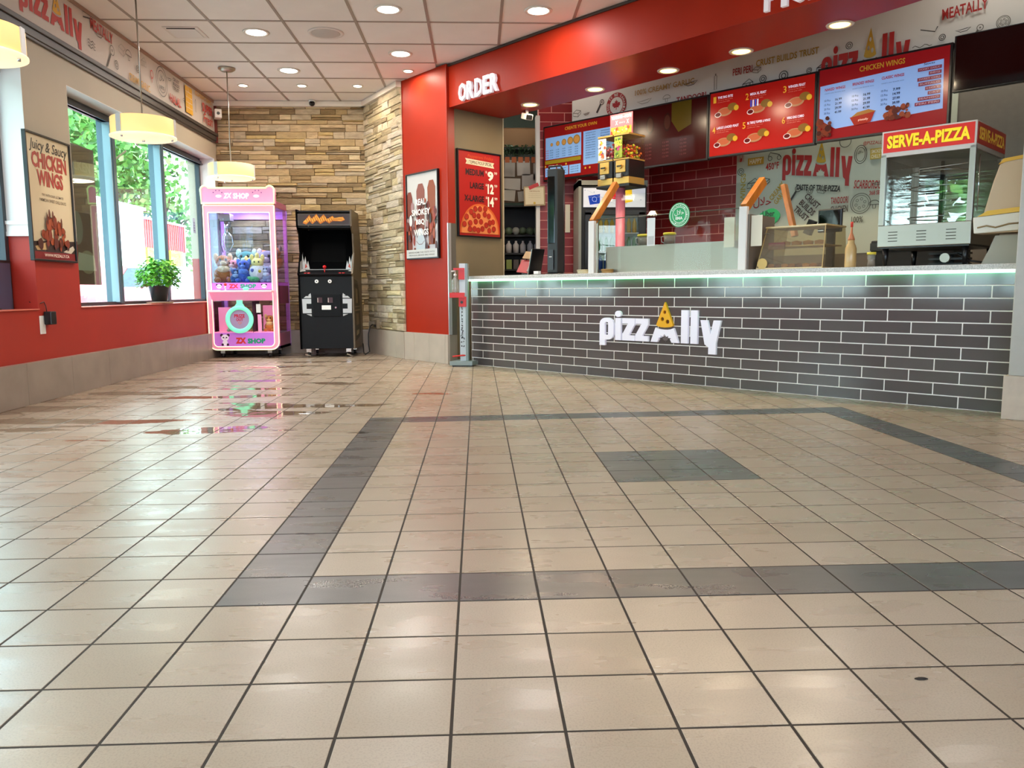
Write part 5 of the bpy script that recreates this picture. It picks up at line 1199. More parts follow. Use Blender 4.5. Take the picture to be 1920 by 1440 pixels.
# store room: black display rack with goods, papers above
t = thing('storage_rack', 'black storage rack of goods seen through the doorway', 'rack', (.30, 8.1, 0))
MB().box(0, .6, .3, .34, 0, 1.8).box(0, .02, 0, .34, 0, 1.8).box(.58, .6, 0, .34, 0, 1.8).build('rack_frame', BLACKM, t)
for zz in (.3, .75, 1.0, 1.2, 1.42, 1.78): MB().box(0, .6, 0, .34, zz, zz + .02).build('shelf', BLACKM, t)
rg = random.Random(6)
for zz, cs, nm, lb in ((1.02, ('c8b8a0', 'a03028', '504030', '8c9a3c'), 'snack_packet', 'snack packet on a lower shelf of the black storage rack'), (1.22, ('d8d4d0', 'cac6c2'), 'small_bottle', 'pale bottle with dark label on the storage rack'), (1.44, ('8a8a88', '9a9a90', '5c6c50'), 'wrapped_bundle', 'wrapped bundle on the upper shelf of the storage rack')):
    for i in range(6):
        c = rg.choice(cs); mm = mat('goods_' + c, c, .45)
        if nm == 'small_bottle': q = MB().lathe((0, 0, 0), [(.035, 0), (.037, .1), (.014, .13), (.014, .15)], 12)
        elif nm == 'snack_packet': q = MB().box(-.035, .035, -.02, .02, 0, .12)
        else: q = MB().ball((0, 0, .05), (.05, .05, .05), 10, 6)
        o_ = q.build(nm, mm, None, bevel=.004 if nm == 'snack_packet' else 0); o_.location = (.36 + i * .088, 8.16, zz); tag(o_, ('first', 'second', 'third', 'fourth', 'fifth', 'sixth')[i] + ' ' + lb.replace(' on ', ' from the left on '), lb.split(' on')[0].split()[-1] if nm != 'small_bottle' else 'bottle', nm.replace('_', ' ') + ' row on the storage rack')
t = thing('notice_board', 'papers pinned over the black storage rack in the doorway', 'notice board', (.30, 8.08, 0))
MB().box(0.05, .6, 0, .02, 1.83, 2.36).build('board', mat('board_brown', '5a4630', .7), t)
for x_, z_, w_, h_, a in ((.13, 2.24, .13, .2, .02), (.30, 2.24, .16, .17, -.03), (.16, 2.05, .2, .14, .02), (.36, 2.08, .16, .18, .0), (.12, 1.92, .15, .14, .1), (.33, 1.91, .2, .12, -.1), (.47, 2.2, .1, .2, .0)):
    MB().obox((x_ + .03, -.006, z_), (w_, .003, h_), (0, a, 0)).build('paper_sheet', mat('paper_%d' % (int(x_ * 100) % 2), ('c2bcac', 'aaa496')[int(x_ * 100) % 2], .6), t)
t = thing('garland_banner', 'green leafy garland with orange letters over the doorway notices', 'banner', (.30, 8.0, 0))
g_ = MB(); rg = random.Random(12)
for k in range(160): g_.obox((rg.uniform(.06, .58), rg.uniform(-.03, .03), rg.uniform(2.37, 2.5)), (.03, .004, .012), (rg.uniform(-1, 1), rg.uniform(-3, 3), rg.uniform(-1, 1)))
g_.build('leaves', mat('garland_green', '1c3a18', .6), t, kind='stuff')
for k in range(6): MB().box(.1 + k * .08, .155 + k * .08, -.05, -.04, 2.29, 2.355).build('letter_card', mat('card_orange', 'b05c20', .5), t)
t = thing('cardboard_box', 'brown cardboard box high up in the doorway above the garland', 'box', (.32, 8.1, 2.5)); MB().box(.0, .55, 0, .3, 0, .22).build('carton', mat('cardboard', '7a5c3a', .8), t); MB().box(.0, .55, -.002, .3, .22, .226).build('lid_flap', mat('cardboard_dark', '5c4228', .8), t)
MB().box(.05, .5, .05, .25, -.66, 0).build('hidden_support', BLACKM, t) if False else None
tsh = thing('high_shelf', 'dark high shelf carrying the cardboard box in the storeroom', 'shelf', (.2, 8.09, 2.47)); MB().box(0, .8, 0, .35, 0, .03).build('board', BLACKM, tsh); MB().box(.02, .06, .3, .35, -2.47, 0).build('upright', BLACKM, tsh); MB().box(.74, .78, .3, .35, -2.47, 0).build('upright', BLACKM, tsh)

# ================================================================== CLAW MACHINE
cm = thing('claw_machine', 'pink claw machine with glowing outlines and soft toys in the window corner', 'claw machine', (-2.648, 7.44, 0))
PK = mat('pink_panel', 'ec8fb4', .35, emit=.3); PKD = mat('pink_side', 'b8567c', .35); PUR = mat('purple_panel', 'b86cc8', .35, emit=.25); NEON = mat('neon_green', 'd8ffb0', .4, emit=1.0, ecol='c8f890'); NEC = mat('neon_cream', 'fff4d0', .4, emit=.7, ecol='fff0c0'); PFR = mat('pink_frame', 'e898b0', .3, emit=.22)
hw = .402; dp = .62
# cabinet corner posts and panels
for x_ in (-hw + .01, hw - .05):
    for y_ in (.03, dp - .04): MB().box(x_, x_ + .04, y_, y_ + .04, .1, 1.74).build('corner_post', mat('purple_post', 'b878cc', .3, emit=.15), cm, bevel=.004)
MB().box(-hw + .01, hw - .01, .03, dp, 1.72, 1.80).build('roof', PKD, cm, bevel=.01); MB().box(-hw + .01, hw - .01, .03, dp, .10, .13).build('bottom', BLACKM, cm)
MB().box(-hw + .01, hw - .01, .03, dp, .83, .865).build('prize_floor', PUR, cm); MB().box(hw - .016, hw - .01, .07, dp - .04, .10, .28).build('side_panel', PKD, cm); MB().box(hw - .016, hw - .01, .07, dp - .04, .62, .87).build('side_panel', PKD, cm)
MB().box(-hw + .01, hw - .01, dp - .012, dp, 1.63, 1.72).build('lit_back_rail', mat('violet_light', 'a078f0', .4, emit=.9), cm)
MB().box(-hw + .05, hw - .05, dp - .006, dp - .002, .865, 1.72).build('back_glass', glass('toy_glass', 'eef4fa', .7), cm); MB().box(hw - .014, hw - .010, .07, dp - .04, .28, 1.72).build('side_glass', glass('toy_glass_side', 'f0e0ee', .7), cm); MB().box(-hw + .012, -hw + .016, .07, dp - .04, .28, 1.72).build('side_glass', glass('toy_glass', 'eef4fa', .7), cm)
MB().box(-.355, .355, .012, .016, .80, 1.65).build('front_glass', glass('toy_glass', 'eef4fa', .7), cm)
def rrect(x0, x1, z0, z1, r, n=6, top=True):
    p = []
    for cx_, cz_, a in ((x1 - r, z0 + r, -PI / 2), (x1 - (r if top else .012), z1 - (r if top else .012), 0), (x0 + (r if top else .012), z1 - (r if top else .012), PI / 2), (x0 + r, z0 + r, PI)):
        rr2 = r if (cz_ < (z0 + z1) / 2 or top) else .012
        p += [(cx_ + rr2 * math.cos(a + PI / 2 * k / n), cz_ + rr2 * math.sin(a + PI / 2 * k / n)) for k in range(n + 1)]
    return p
out = rrect(-hw, hw, .09, 1.74, .09, top=False); inn = rrect(-.345, .345, .13, 1.655, .05, top=False)
m_ = MB(); n = len(out)
vs = [(p[0], 0, p[1]) for p in out] + [(p[0], 0, p[1]) for p in inn] + [(p[0], .035, p[1]) for p in out] + [(p[0], .035, p[1]) for p in inn]
fs = []
for i in range(n):
    j = (i + 1) % n
    fs += [(i, j, n + j, n + i), (2 * n + i, 2 * n + j, j, i), (n + i, n + j, 3 * n + j, 3 * n + i), (2 * n + j, 2 * n + i, 3 * n + i, 3 * n + j)]
m_.add(vs, fs).build('front_frame', PFR, cm)
MB().tube([(p[0], -.004, p[1]) for p in rrect(-hw + .004, hw - .004, .094, 1.735, .088, top=False)], .006, 6, closed=True).build('outer_light_line', NEC, cm)
MB().tube([(p[0], -.004, p[1]) for p in inn], .005, 6, closed=True).build('inner_light_line', NEC, cm)
# header with ears
hd = [(-hw - .005, 1.755), (hw + .005, 1.755)] + [(hw - .04 + .05 * math.cos(a), 1.90 + .05 * math.sin(a)) for a in (-.3, .2, .7, 1.2, 1.7, 2.2, 2.6)] + [(-hw + .04 - .05 * math.cos(a), 1.90 + .05 * math.sin(a)) for a in (2.6, 2.2, 1.7, 1.2, .7, .2, -.3)]
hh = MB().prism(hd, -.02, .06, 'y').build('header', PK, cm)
MB().tube([(p[0], -.024, p[1]) for p in hd], .009, 6, closed=True).build('light_line', NEON, hh)
A = Art(-.022, emit=.35); A.text('ZX', -.16, -.06, 1.81, 1.87, 'f0e8f8', .05, .05, .3); A.text('SHOP', -.05, .13, 1.805, 1.87, 'f0e8f8', .05)
for s_ in (-1, 1):
    A.disc(s_ * .21, 1.835, .035, 'f0c8e0', .018)
    for k in range(4): a = .5 + k * .7; A.disc(s_ * .22 + .055 * math.cos(a), 1.85 + .05 * math.sin(a), .007, '6a4a80', n=8)
A.build(hh, 'header_print')
# front bands
def panda(A, x, z, s):
    for a in (-1, 1): A.disc(x + a * s * .6, z + s * .45, s * .28, '3c1c34')
    A.disc(x, z, s * .7, 'e8dcea', s * .58)
    for a in (-1, 1): A.disc(x + a * s * .28, z + s * .02, s * .16, '3c1c34', s * .13)
    A.disc(x, z - s * .2, s * .07, '3c1c34')
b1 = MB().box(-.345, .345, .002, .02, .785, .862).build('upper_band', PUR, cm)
A = Art(.001, emit=.15); A.text('ZX', -.15, -.04, .80, .85, 'c83848', .06); A.text('SHOP', -.02, .16, .80, .85, '2c9070', .05); panda(A, -.26, .822, .04); panda(A, .25, .822, .04); A.build(b1, 'band_print')
MB().box(-.36, .36, -.10, .02, .755, .778).build('control_shelf', mat('shelf_pink', 'f4c0cc', .3, emit=.1), cm, bevel=.006); MB().prism([(-.09, .755), (.01, .755), (.01, .66), (-.0, .66)], -.345, .345, 'x').build('control_skirt', PK, cm)
MB().ball((.06, -.06, .795), (.035, .03, .022)).build('push_button', mat('button_green', '70e8b0', .3, emit=.4), cm); MB().cyl((-.17, -.06, .778), .008, .06).build('joystick', CHROME, cm); MB().ball((-.17, -.06, .845), .018).build('joystick_knob', mat('button_red', 'c82828', .3), cm)
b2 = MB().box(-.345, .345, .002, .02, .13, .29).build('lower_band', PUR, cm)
A = Art(.001, emit=.15); A.text('ZX', -.10, .02, .165, .235, 'c83830', .07); A.text('SHOP', .035, .24, .165, .225, '1c8c64', .06); panda(A, -.22, .235, .062); A.disc(-.22, .175, .03, 'e8dcea', .035)
for s_ in (-1, 1): A.disc(-.22 + s_ * .03, .155, .014, '3c1c34')
A.build(b2, 'band_print')
MB().box(.16, .345, .25, .27, .29, .6).box(-.345, -.2, .2, .21, .3, .58).box(-.345, .345, .02, .3, .29, .30).build('inner_pink_boards', PK, cm); MB().box(.10, .106, .02, .3, .29, .65).build('divider', BLACK, cm); MB().box(.16, .2, .01, .02, .29, .5).build('pink_column', PK, cm)
pd_ = MB().lathe((-.04, -.012, .445), [(.155, 0), (.16, -.006), (.155, -.012), (.115, -.014), (.11, -.006), (.112, 0)], 40, 'y').build('prize_door_ring', mat('mint_ring', '78e8b8', .35, emit=.5), cm)
MB().prism([(-.10, .58), (-.065, .63), (-.065, .665), (.0, .665), (.0, .63), (.03, .58), (-.04, .56)], -.02, -.006, 'y').build('ring_neck', mat('mint_ring', '78e8b8', .35, emit=.5), cm)
MB().cyl((-.04, -.014, .445), .112, .006, 'y', 36).build('prize_door', mat('flap_lilac', 'a890b4', .3), cm)
A = Art(-.0155, emit=.1); A.text('PRIZE', -.10, .02, .465, .505, 'b83048', .04, 0); A.text('OUT', -.08, .0, .425, .46, 'b83048', .04); A.line([(-.06, .41), (-.04, .385), (-.015, .41), (-.03, .415), (-.04, .405), (-.05, .415)], .004, 'd87830', True); A.build(cm, 'prize_door_print')
# white label
MB().box(.15, .2, .0, .004, .52, .62).build('white_label', WHITE, cm)
# claw
MB().box(-.3, -.16, .2, .34, 1.58, 1.66).build('claw_carriage', STEEL, cm, bevel=.004); MB().cyl((-.23, .27, 1.45), .022, .13).build('claw_stem', CHROME, cm)
for k in range(3):
    a = k * 2.09 + .5; c_, s_ = math.cos(a), math.sin(a)
    MB().tube([(-.23 + c_ * r, .27 + s_ * r, z_) for r, z_ in ((.015, 1.46), (.06, 1.40), (.075, 1.32), (.03, 1.24))], .006, 6).build('claw_prong', CHROME, cm)
MB().tube([(-.29, .2, 1.6), (-.28, .2, 1.3), (-.26, .21, 1.22)], .005, 6).build('cable', BLACK, cm)
for x_ in (-.27, .27):
    for y_ in (.08, dp - .08):
        MB().box(x_ - .025, x_ + .025, y_ - .02, y_ + .02, .05, .10).build('caster_bracket', STEEL, cm); MB().cyl((x_ - .014, y_, .028), .028, .028, 'x', 18).build('wheel', BLACK, cm)
area(cm, (0, .3, 1.71), .4, 9, (.95, .85, 1.0))
# soft toys
def plush(label, spec, loc, rz=0, s=1):
    t = thing('soft_toy', label, 'soft toy', loc, rz, 'soft toys in the claw machine'); t.scale = (s * 1.15,) * 3
    for nm, c, r, col in spec: MB().ball(c, r, 14, 9).build(nm, mat('plush_' + col, col, .9, sheen=.4, bump=.5, bscale=90), t)
    return t
OX, OY, OZ = -2.648, 7.44, .866
dog = lambda c, c2, e='201818': [('body', (0, 0, .06), (.07, .06, .06), c), ('head', (0, -.01, .155), (.055, .05, .05), c), ('ear', (-.05, 0, .19), (.018, .015, .03), c2), ('ear', (.05, 0, .19), (.018, .015, .03), c2), ('muzzle', (0, -.05, .145), (.025, .02, .018), c2), ('eye', (-.02, -.053, .17), (.008, .006, .01), e), ('eye', (.02, -.053, .17), (.008, .006, .01), e), ('chest', (0, -.035, .1), (.045, .035, .03), c2), ('paw', (-.045, -.05, .02), (.025, .03, .02), c), ('paw', (.045, -.05, .02), (.025, .03, .02), c)]
plush('brown soft toy dog with cream collar at the left of the toy pile', dog('a86434', 'e0cca8'), (OX - .25, OY + .16, OZ), .3, 1.35)
plush('pink soft toy beside the brown dog', dog('e0909c', 'f0c8c8'), (OX - .13, OY + .17, OZ + .03), -.2, 1.0)
plush('blue furry soft toy in the middle of the pile', dog('2c50b0', '5c84d8'), (OX - .0, OY + .12, OZ + .0), 0, 1.1)
plush('small dark blue soft toy at the front of the pile', dog('284890', '98b0d8'), (OX - .10, OY + .09, OZ), .5, .7)
plush('white and yellow round soft toy at the right of the pile', [('body', (0, 0, .08), (.085, .075, .08), 'e4e0e4'), ('head', (0, 0, .17), (.06, .055, .05), 'e8dc88'), ('horn', (-.05, 0, .22), (.02, .02, .035), 'e8dc88'), ('horn', (.0, 0, .235), (.02, .02, .035), 'e8dc88'), ('horn', (.05, 0, .22), (.02, .02, .035), 'e8dc88'), ('spot', (-.04, -.065, .1), (.016, .012, .018), '5868b0'), ('spot', (.03, -.07, .09), (.014, .01, .016), 'd8c040'), ('eye', (-.02, -.05, .18), (.007, .006, .009), '201818'), ('eye', (.02, -.05, .18), (.007, .006, .009), '201818')], (OX + .15, OY + .13, OZ + .02), .1, 1.05)
plush('orange octopus soft toy on top at the right', [('head', (0, 0, .06), (.065, .055, .055), 'e08050')] + [('arm', (.05 * math.cos(a), .05 * math.sin(a), .015), (.022, .018, .014), 'e89870') for a in (0, 1, 2, 3, 4, 5)] + [('eye', (-.02, -.05, .06), (.008, .006, .01), '201818'), ('eye', (.02, -.05, .06), (.008, .006, .01), '201818')], (OX + .16, OY + .38, OZ + .24), 0, 1.1)
t = thing('soft_toy', 'long cream soft toy with brown stripes lying across the pile', 'soft toy', (OX + .0, OY + .34, OZ + .17), .1, 'soft toys in the claw machine')
MB().tube([(-.22, 0, .0), (-.12, 0, .02), (0, 0, .025), (.12, 0, .03), (.2, 0, .05)], .05, 14).build('body', mat('plush_e4d4bc', 'e4d4bc', .9, sheen=.4), t)
for x_ in (-.08, -.02, .05, .1): MB().lathe((x_, 0, .025), [(.052, -.012), (.053, .012)], 16, 'x').build('stripe', mat('plush_8a6450', '8a6450', .9), t)
MB().ball((-.24, 0, 0), (.06, .055, .055)).build('head', mat('plush_e8c4c0', 'e8c4c0', .9), t)
plush('yellow soft toy behind the blue one', dog('e0c040', 'f0e090'), (OX + .05, OY + .24, OZ + .06), 0, 1.0)
plush('grey-blue soft toy at the right front corner', dog('8890b0', 'c8cce0'), (OX + .27, OY + .1, OZ), -.3, .8)
plush('green soft toy lying low beside the blue one', [('body', (0, 0, .03), (.05, .04, .03), '48a068'), ('head', (-.05, -.01, .035), (.03, .028, .028), '58b078'), ('eye', (-.065, -.03, .045), (.006, .005, .006), '201818')], (OX + .13, OY + .07, OZ), 0, 1)
plush('orange and grey soft toy near the right glass', dog('d89040', '707880'), (OX + .3, OY + .42, OZ + .16), -.5, 1.1)
plush('teal soft toy filling the back of the pile', dog('307878', 'a0c8c0'), (OX - .05, OY + .42, OZ + .0), 0, 1.6); plush('purple grey soft toy at the back right of the pile', dog('706888', 'c0b8d0'), (OX + .22, OY + .33, OZ), 0, 1.6); plush('sand coloured soft toy at the back left of the pile', dog('b8a078', 'e8dcc0'), (OX - .25, OY + .42, OZ), 0, 1.2)
plush('orange soft toy in the lower prize bin on the right', dog('c87830', 'e8c080'), (OX + .27, OY + .12, .30), 0, .8); plush('tan soft toy in the lower bin behind the round flap', dog('c89868', 'e8d8b8'), (OX + .02, OY + .15, .30), 0, .8)
plush('pale green soft toy low in the prize bin on the left', dog('a8b8a0', 'd8e0d0'), (OX - .15, OY + .10, .30), 0, .8)

# ================================================================== ARCADE CABINET
ar = thing('arcade_cabinet', 'black upright arcade cabinet with orange marquee and red ball joystick', 'arcade cabinet', (-1.69, 7.42, 0))
hw = .315
prof = [(.0, .095), (.0, .93), (-.03, .96), (.02, 1.02), (.12, 1.2), (.09, 1.42), (.0, 1.5), (-.01, 1.685), (.5, 1.685), (.66, 1.3), (.68, .095)]
SIDE = mat('side_olive', '5e4e38', .4, noise=.08)
for a, b, mm in ((-hw, -hw + .018, mat('screen_surround_black', '030304', .9, spec=.05)), (hw - .018, hw, SIDE)):
    pn = MB().prism(prof, a, b, 'x').build('side_panel', mm, ar)
A = Art(-.001); 
A.poly([(.06, .18), (.4, .22), (.5, .3), (.42, .75), (.3, .88), (.06, .9)], '30281c'); A.poly([(.14, .62), (.3, .62), (.28, .78), (.14, .8)], '7a6848'); A.poly([(.14, .36), (.36, .37), (.33, .5), (.14, .5)], '6e5c40'); A.poly([(.14, .24), (.34, .26), (.36, .31), (.14, .3)], '8a7a58')
A.rect(.06, .5, .53, .545, '8a7a58'); A.rect(.06, .45, .575, .585, '8a7a58')
o_ = A.build(ar, 'side_art'); o_.rotation_euler = (0, 0, PI / 2); o_.location = (hw, 0, 0)
BK = mat('cabinet_black', '0b0c10', .55, spec=.25); BKD = mat('screen_surround_black', '030304', .9, spec=.05)
MB().box(-hw + .018, hw - .018, .012, .03, .1, .93).build('front_panel', BK, ar, bevel=.002); MB().box(-hw + .018, hw - .018, .0, .66, 1.655, 1.672).build('top_panel', BK, ar); MB().box(-hw + .018, hw - .018, .62, .64, .1, 1.66).build('back_panel', BK, ar); MB().box(-hw + .018, hw - .018, .02, .64, .1, .12).build('floor_panel', BK, ar)
MB().prism([(.012, .93), (.03, .93), (.16, 1.0), (.16, 1.015), (-.02, .955)], -hw + .018, hw - .018, 'x').build('control_panel', BK, ar)
MB().prism([(.16, 1.0), (.35, 1.48), (.37, 1.48), (.18, 1.0)], -hw + .018, hw - .018, 'x').build('screen_bezel', BKD, ar); MB().prism([(.20, 1.1), (.33, 1.43), (.325, 1.43), (.195, 1.1)], -.2, .2, 'x').build('screen', mat('dark_tube_glass', '030304', .6, spec=.05), ar)
MB().box(-hw + .018, hw - .018, .03, .35, 1.485, 1.5).build('speaker_board', BLACKM, ar)
mq = MB().box(-hw + .02, hw - .02, .004, .03, 1.505, 1.64).build('marquee', mat('marquee_brown', '40342c', .2, emit=.03), ar)
A = Art(.002, emit=.2, rough=.2)
A.poly([(-.28, 1.52), (.28, 1.52), (.28, 1.63), (-.28, 1.63)], '3c3230')
gl = [(-.24, 1.54), (-.16, 1.62), (-.14, 1.58), (-.08, 1.63), (-.05, 1.585), (.0, 1.625), (.04, 1.58), (.1, 1.61), (.12, 1.59), (.22, 1.6), (.24, 1.57), (.2, 1.555), (.1, 1.56), (.06, 1.535), (.02, 1.56), (-.04, 1.53), (-.08, 1.565), (-.13, 1.53), (-.16, 1.56), (-.2, 1.525)]
gl = [(x, 1.578 + (z - 1.578) * 1.15) for x, z in gl]; A.poly(gl, 'b06428'); A.poly([(x * .97, 1.58 + (z - 1.578) * .7) for x, z in gl], 'd09038')
for k in range(12): A.line([(-.21 + k * .026, 1.615 - (k % 2) * .01), (-.185 + k * .026, 1.545)], .005, ('502838', '7a3420')[k % 2])
A.ring(.18, 1.578, .03, .006, 'c89848', .018, 16); A.line([(.1, 1.578), (.21, 1.578)], .006, '8a4c24')
A.build(mq, 'marquee_art')
A = Art(.0); A.y = -.0
# printed wedges inside the cabinet sides
for s_ in (-1, 1):
    w_ = MB().add([(s_ * (hw - .02), .02, .985), (s_ * (hw - .02), .16, 1.02), (s_ * (hw - .02), .22, 1.22), (s_ * (hw - .02), .14, 1.12), (s_ * (hw - .02), .06, 1.1),
                   (s_ * (hw - .11), .15, 1.0)], [(0, 5, 1), (0, 1, 2, 3, 4)]).build('inner_side_art', mat('side_art_pale', 'b4b4b0', .35), ar)
    A = Art(.0); A.poly([(s_ * (hw - .025), 1.0), (s_ * (hw - .11), 1.005), (s_ * (hw - .09), 1.12), (s_ * (hw - .075), 1.07), (s_ * (hw - .06), 1.17), (s_ * (hw - .045), 1.1), (s_ * (hw - .025), 1.2)][::s_], 'c4c4c4')
    A.poly([(s_ * (hw - .05), 1.03), (s_ * (hw - .08), 1.05), (s_ * (hw - .06), 1.09)][::s_], 'b84030'); A.rect(min(s_ * (hw - .1), s_ * (hw - .04)), max(s_ * (hw - .1), s_ * (hw - .04)), 1.005, 1.02, '58a0b0')
    o_ = A.build(ar, 'instruction_print'); o_.location = (0, .155, -.005)
MB().box(-hw + .02, hw - .02, .145, .15, 1.008, 1.016).build('chrome_strip', STEEL, ar)
RB = mat('arcade_red', 'd01c20', .25)
MB().cyl((-.02, .06, .965), .006, .06, seg=10).build('joystick_shaft', RB, ar); MB().ball((-.02, .06, 1.04), .021).build('joystick_ball', RB, ar)
for x_ in (-.235, -.195, .16, .20): MB().cyl((x_, .03, .955), .017, .018, seg=16).build('red_button', RB, ar)
for x_ in (-.105, .045):
    r_ = MB().cyl((x_, .002, .875), .021, .012, 'y', 22).build('white_button', WHITEG, ar); MB().cyl((x_, -.004, .875), .007, .008, 'y', 12).build('button_centre', BLACK, r_)
dr = MB().box(-.155, .165, .004, .014, .47, .725).build('coin_door', mat('coin_door_black', '060608', .5, spec=.2), ar, bevel=.004)
for x_ in (-.075, .045): sl = MB().box(x_ - .028, x_ + .028, -.002, .006, .63, .69).build('coin_slot', mat('slot_dark_red', '3a1416', .3), dr); MB().box(x_ - .026, x_ - .018, -.006, -.001, .635, .685).build('slot_edge', mat('slot_edge', 'c8b0a8', .3), sl)
MB().box(-.055, .05, -.001, .006, .55, .60).build('white_label', WHITEG, dr); MB().cyl((.105, -.006, .575), .011, .014, 'y', 14).build('lock', CHROME, dr)
A = Art(.0025); A.text('PLAY FREE', -.04, .04, .565, .585, '707070', .0)
for s_ in (-1, 1):
    f = (lambda x: s_ * x)
    def PP(l): return [(f(x) + .005, z) for x, z in l][::s_]
    A.y = .010
    A.poly(PP([(.18, .70), (.18, .715), (.185, .74), (.215, .715)]), 'b8b8ba'); A.poly(PP([(.18, .685), (.18, .707), (.24, .707), (.265, .685)]), 'c0c0c2')
    A.poly(PP([(.18, .62), (.18, .675), (.285, .675), (.28, .51), (.18, .51), (.18, .56), (.235, .56), (.235, .62)]), 'bcbec2'); A.poly(PP([(.18, .475), (.18, .50), (.24, .50)]), 'b8b8ba')
A.build(ar, 'front_art')
for x_ in (-.23, .23):
    MB().box(x_ - .03, x_ + .03, .05, .10, .055, .10).build('caster_bracket', CHROME, ar, bevel=.004); MB().obox((x_ - .01 * (1 if x_ < 0 else -1), .02, .025), (.07, .03, .012), (0, .35, .5)).build('brake_pedal', CHROME, ar); MB().cyl((x_ - .012, .085, .028), .028, .024, 'x', 16).build('wheel', BLACK, ar)
    MB().cyl((x_ - .012, .55, .028), .028, .024, 'x', 16).build('wheel', BLACK, ar); MB().box(x_ - .02, x_ + .02, .53, .57, .05, .1).build('caster_bracket', CHROME, ar)
t = tag(MB().tube([(-1.36, 7.95, .12), (-1.33, 7.8, .02), (-1.3, 7.7, .008), (-1.25, 7.72, .04), (-1.27, 7.78, .12), (-1.26, 7.72, .25), (-1.24, 7.73, .34), (-1.215, 7.77, .36)], .007, 8).build('power_cable', BLACK, None), 'black power cable looping behind the arcade cabinet', 'cable')
t = thing('wall_socket', 'small socket low on the stone corner wall with a black plug', 'socket', (-1.17, 7.79, .36), rzk); MB().box(-.035, .035, -.01, .03, -.05, .05).build('plate', mat('plate_stone', '8a7c66', .5), t); MB().box(-.015, .015, -.03, -.01, -.03, .0).build('plug', BLACK, t)

# ================================================================== SANITISER STAND
ss = thing('sanitiser_stand', 'grey and white foot-operated hand sanitiser stand at the end of the counter', 'sanitiser stand', (-.10, 6.2, 0), -.12)
GS = mat('stand_steel_grey', '8a9694', .4, .3); PB = mat('stand_pale_blue', 'c0ccd6', .35)
MB().prism([(-.125, -.1), (.105, -.1), (.15, .02), (-.06, .10)], .012, .055).build('base_plate', GS, ss, bevel=.003); MB().box(-.10, .1, -.09, .02, 0, .012).build('rubber_foot', BLACK, ss)
MB().box(-.02, .06, -.04, .06, .055, 1.03).build('column', GS, ss, bevel=.003); MB().box(-.024, .035, -.046, -.04, .055, 1.03).build('front_face', PB, ss)
A = Art(-.0475); A.text('SANITIZER', -.2, .2, .50, .515, '20242c', .02, PI / 2); rg = random.Random(1)
for k in range(18): A.disc(rg.uniform(-.012, .022), rg.uniform(.2, .40), .006, '20242c', n=6)
o_ = A.build(ss, 'column_print'); 
MB().box(-.12, .03, -.085, .03, .69, .74).box(-.03, .045, -.06, -.046, .60, .70).build('red_bracket', mat('bracket_red', 'd02420', .35), ss, bevel=.003); MB().cyl((.0, -.068, .645), .014, .008, 'y', 14).build('bracket_bolt', BLACK, ss)
MB().box(-.08, .03, -.07, .03, .965, .985).box(-.03, .03, -.06, -.046, .87, .97).build('red_lever', mat('bracket_red', 'd02420', .35), ss)
MB().tube([(-.10, -.06, .10), (.0, -.05, .11), (.03, -.04, .11)], .008, 6).build('foot_pedal', mat('bracket_red', 'd02420', .35), ss)
MB().cyl((.062, .04, .98), .008, .004, 'x', 8).cyl((.062, .04, .12), .008, .004, 'x', 8).build('bolts', BLACK, ss)
bt = thing('sanitiser_bottle', 'clear pump bottle of hand sanitiser on the red bracket of the stand', 'bottle', tuple(V3((-.10, 6.2, 0)) + Matrix.Rotation(-.12, 3, 'Z') @ V3((-.065, -.035, .74))))
MB().lathe((0, 0, 0), [(.036, 0), (.038, .01), (.038, .12), (.016, .15), (.016, .17)], 20).build('bottle', glass('gel_plastic', 'dce4e8', 1.2, .05, .3), bt); MB().lathe((0, 0, 0), [(.018, .168), (.018, .185), (.006, .19), (.006, .205)], 14).build('collar', WHITEG, bt)
MB().cyl((0, 0, .0), .005, .17, seg=8).build('dip_tube', WHITEG, bt); MB().tube([(0, 0, .205), (0, 0, .218), (-.04, -.005, .212)], .007, 8).build('pump_head', WHITEG, bt)

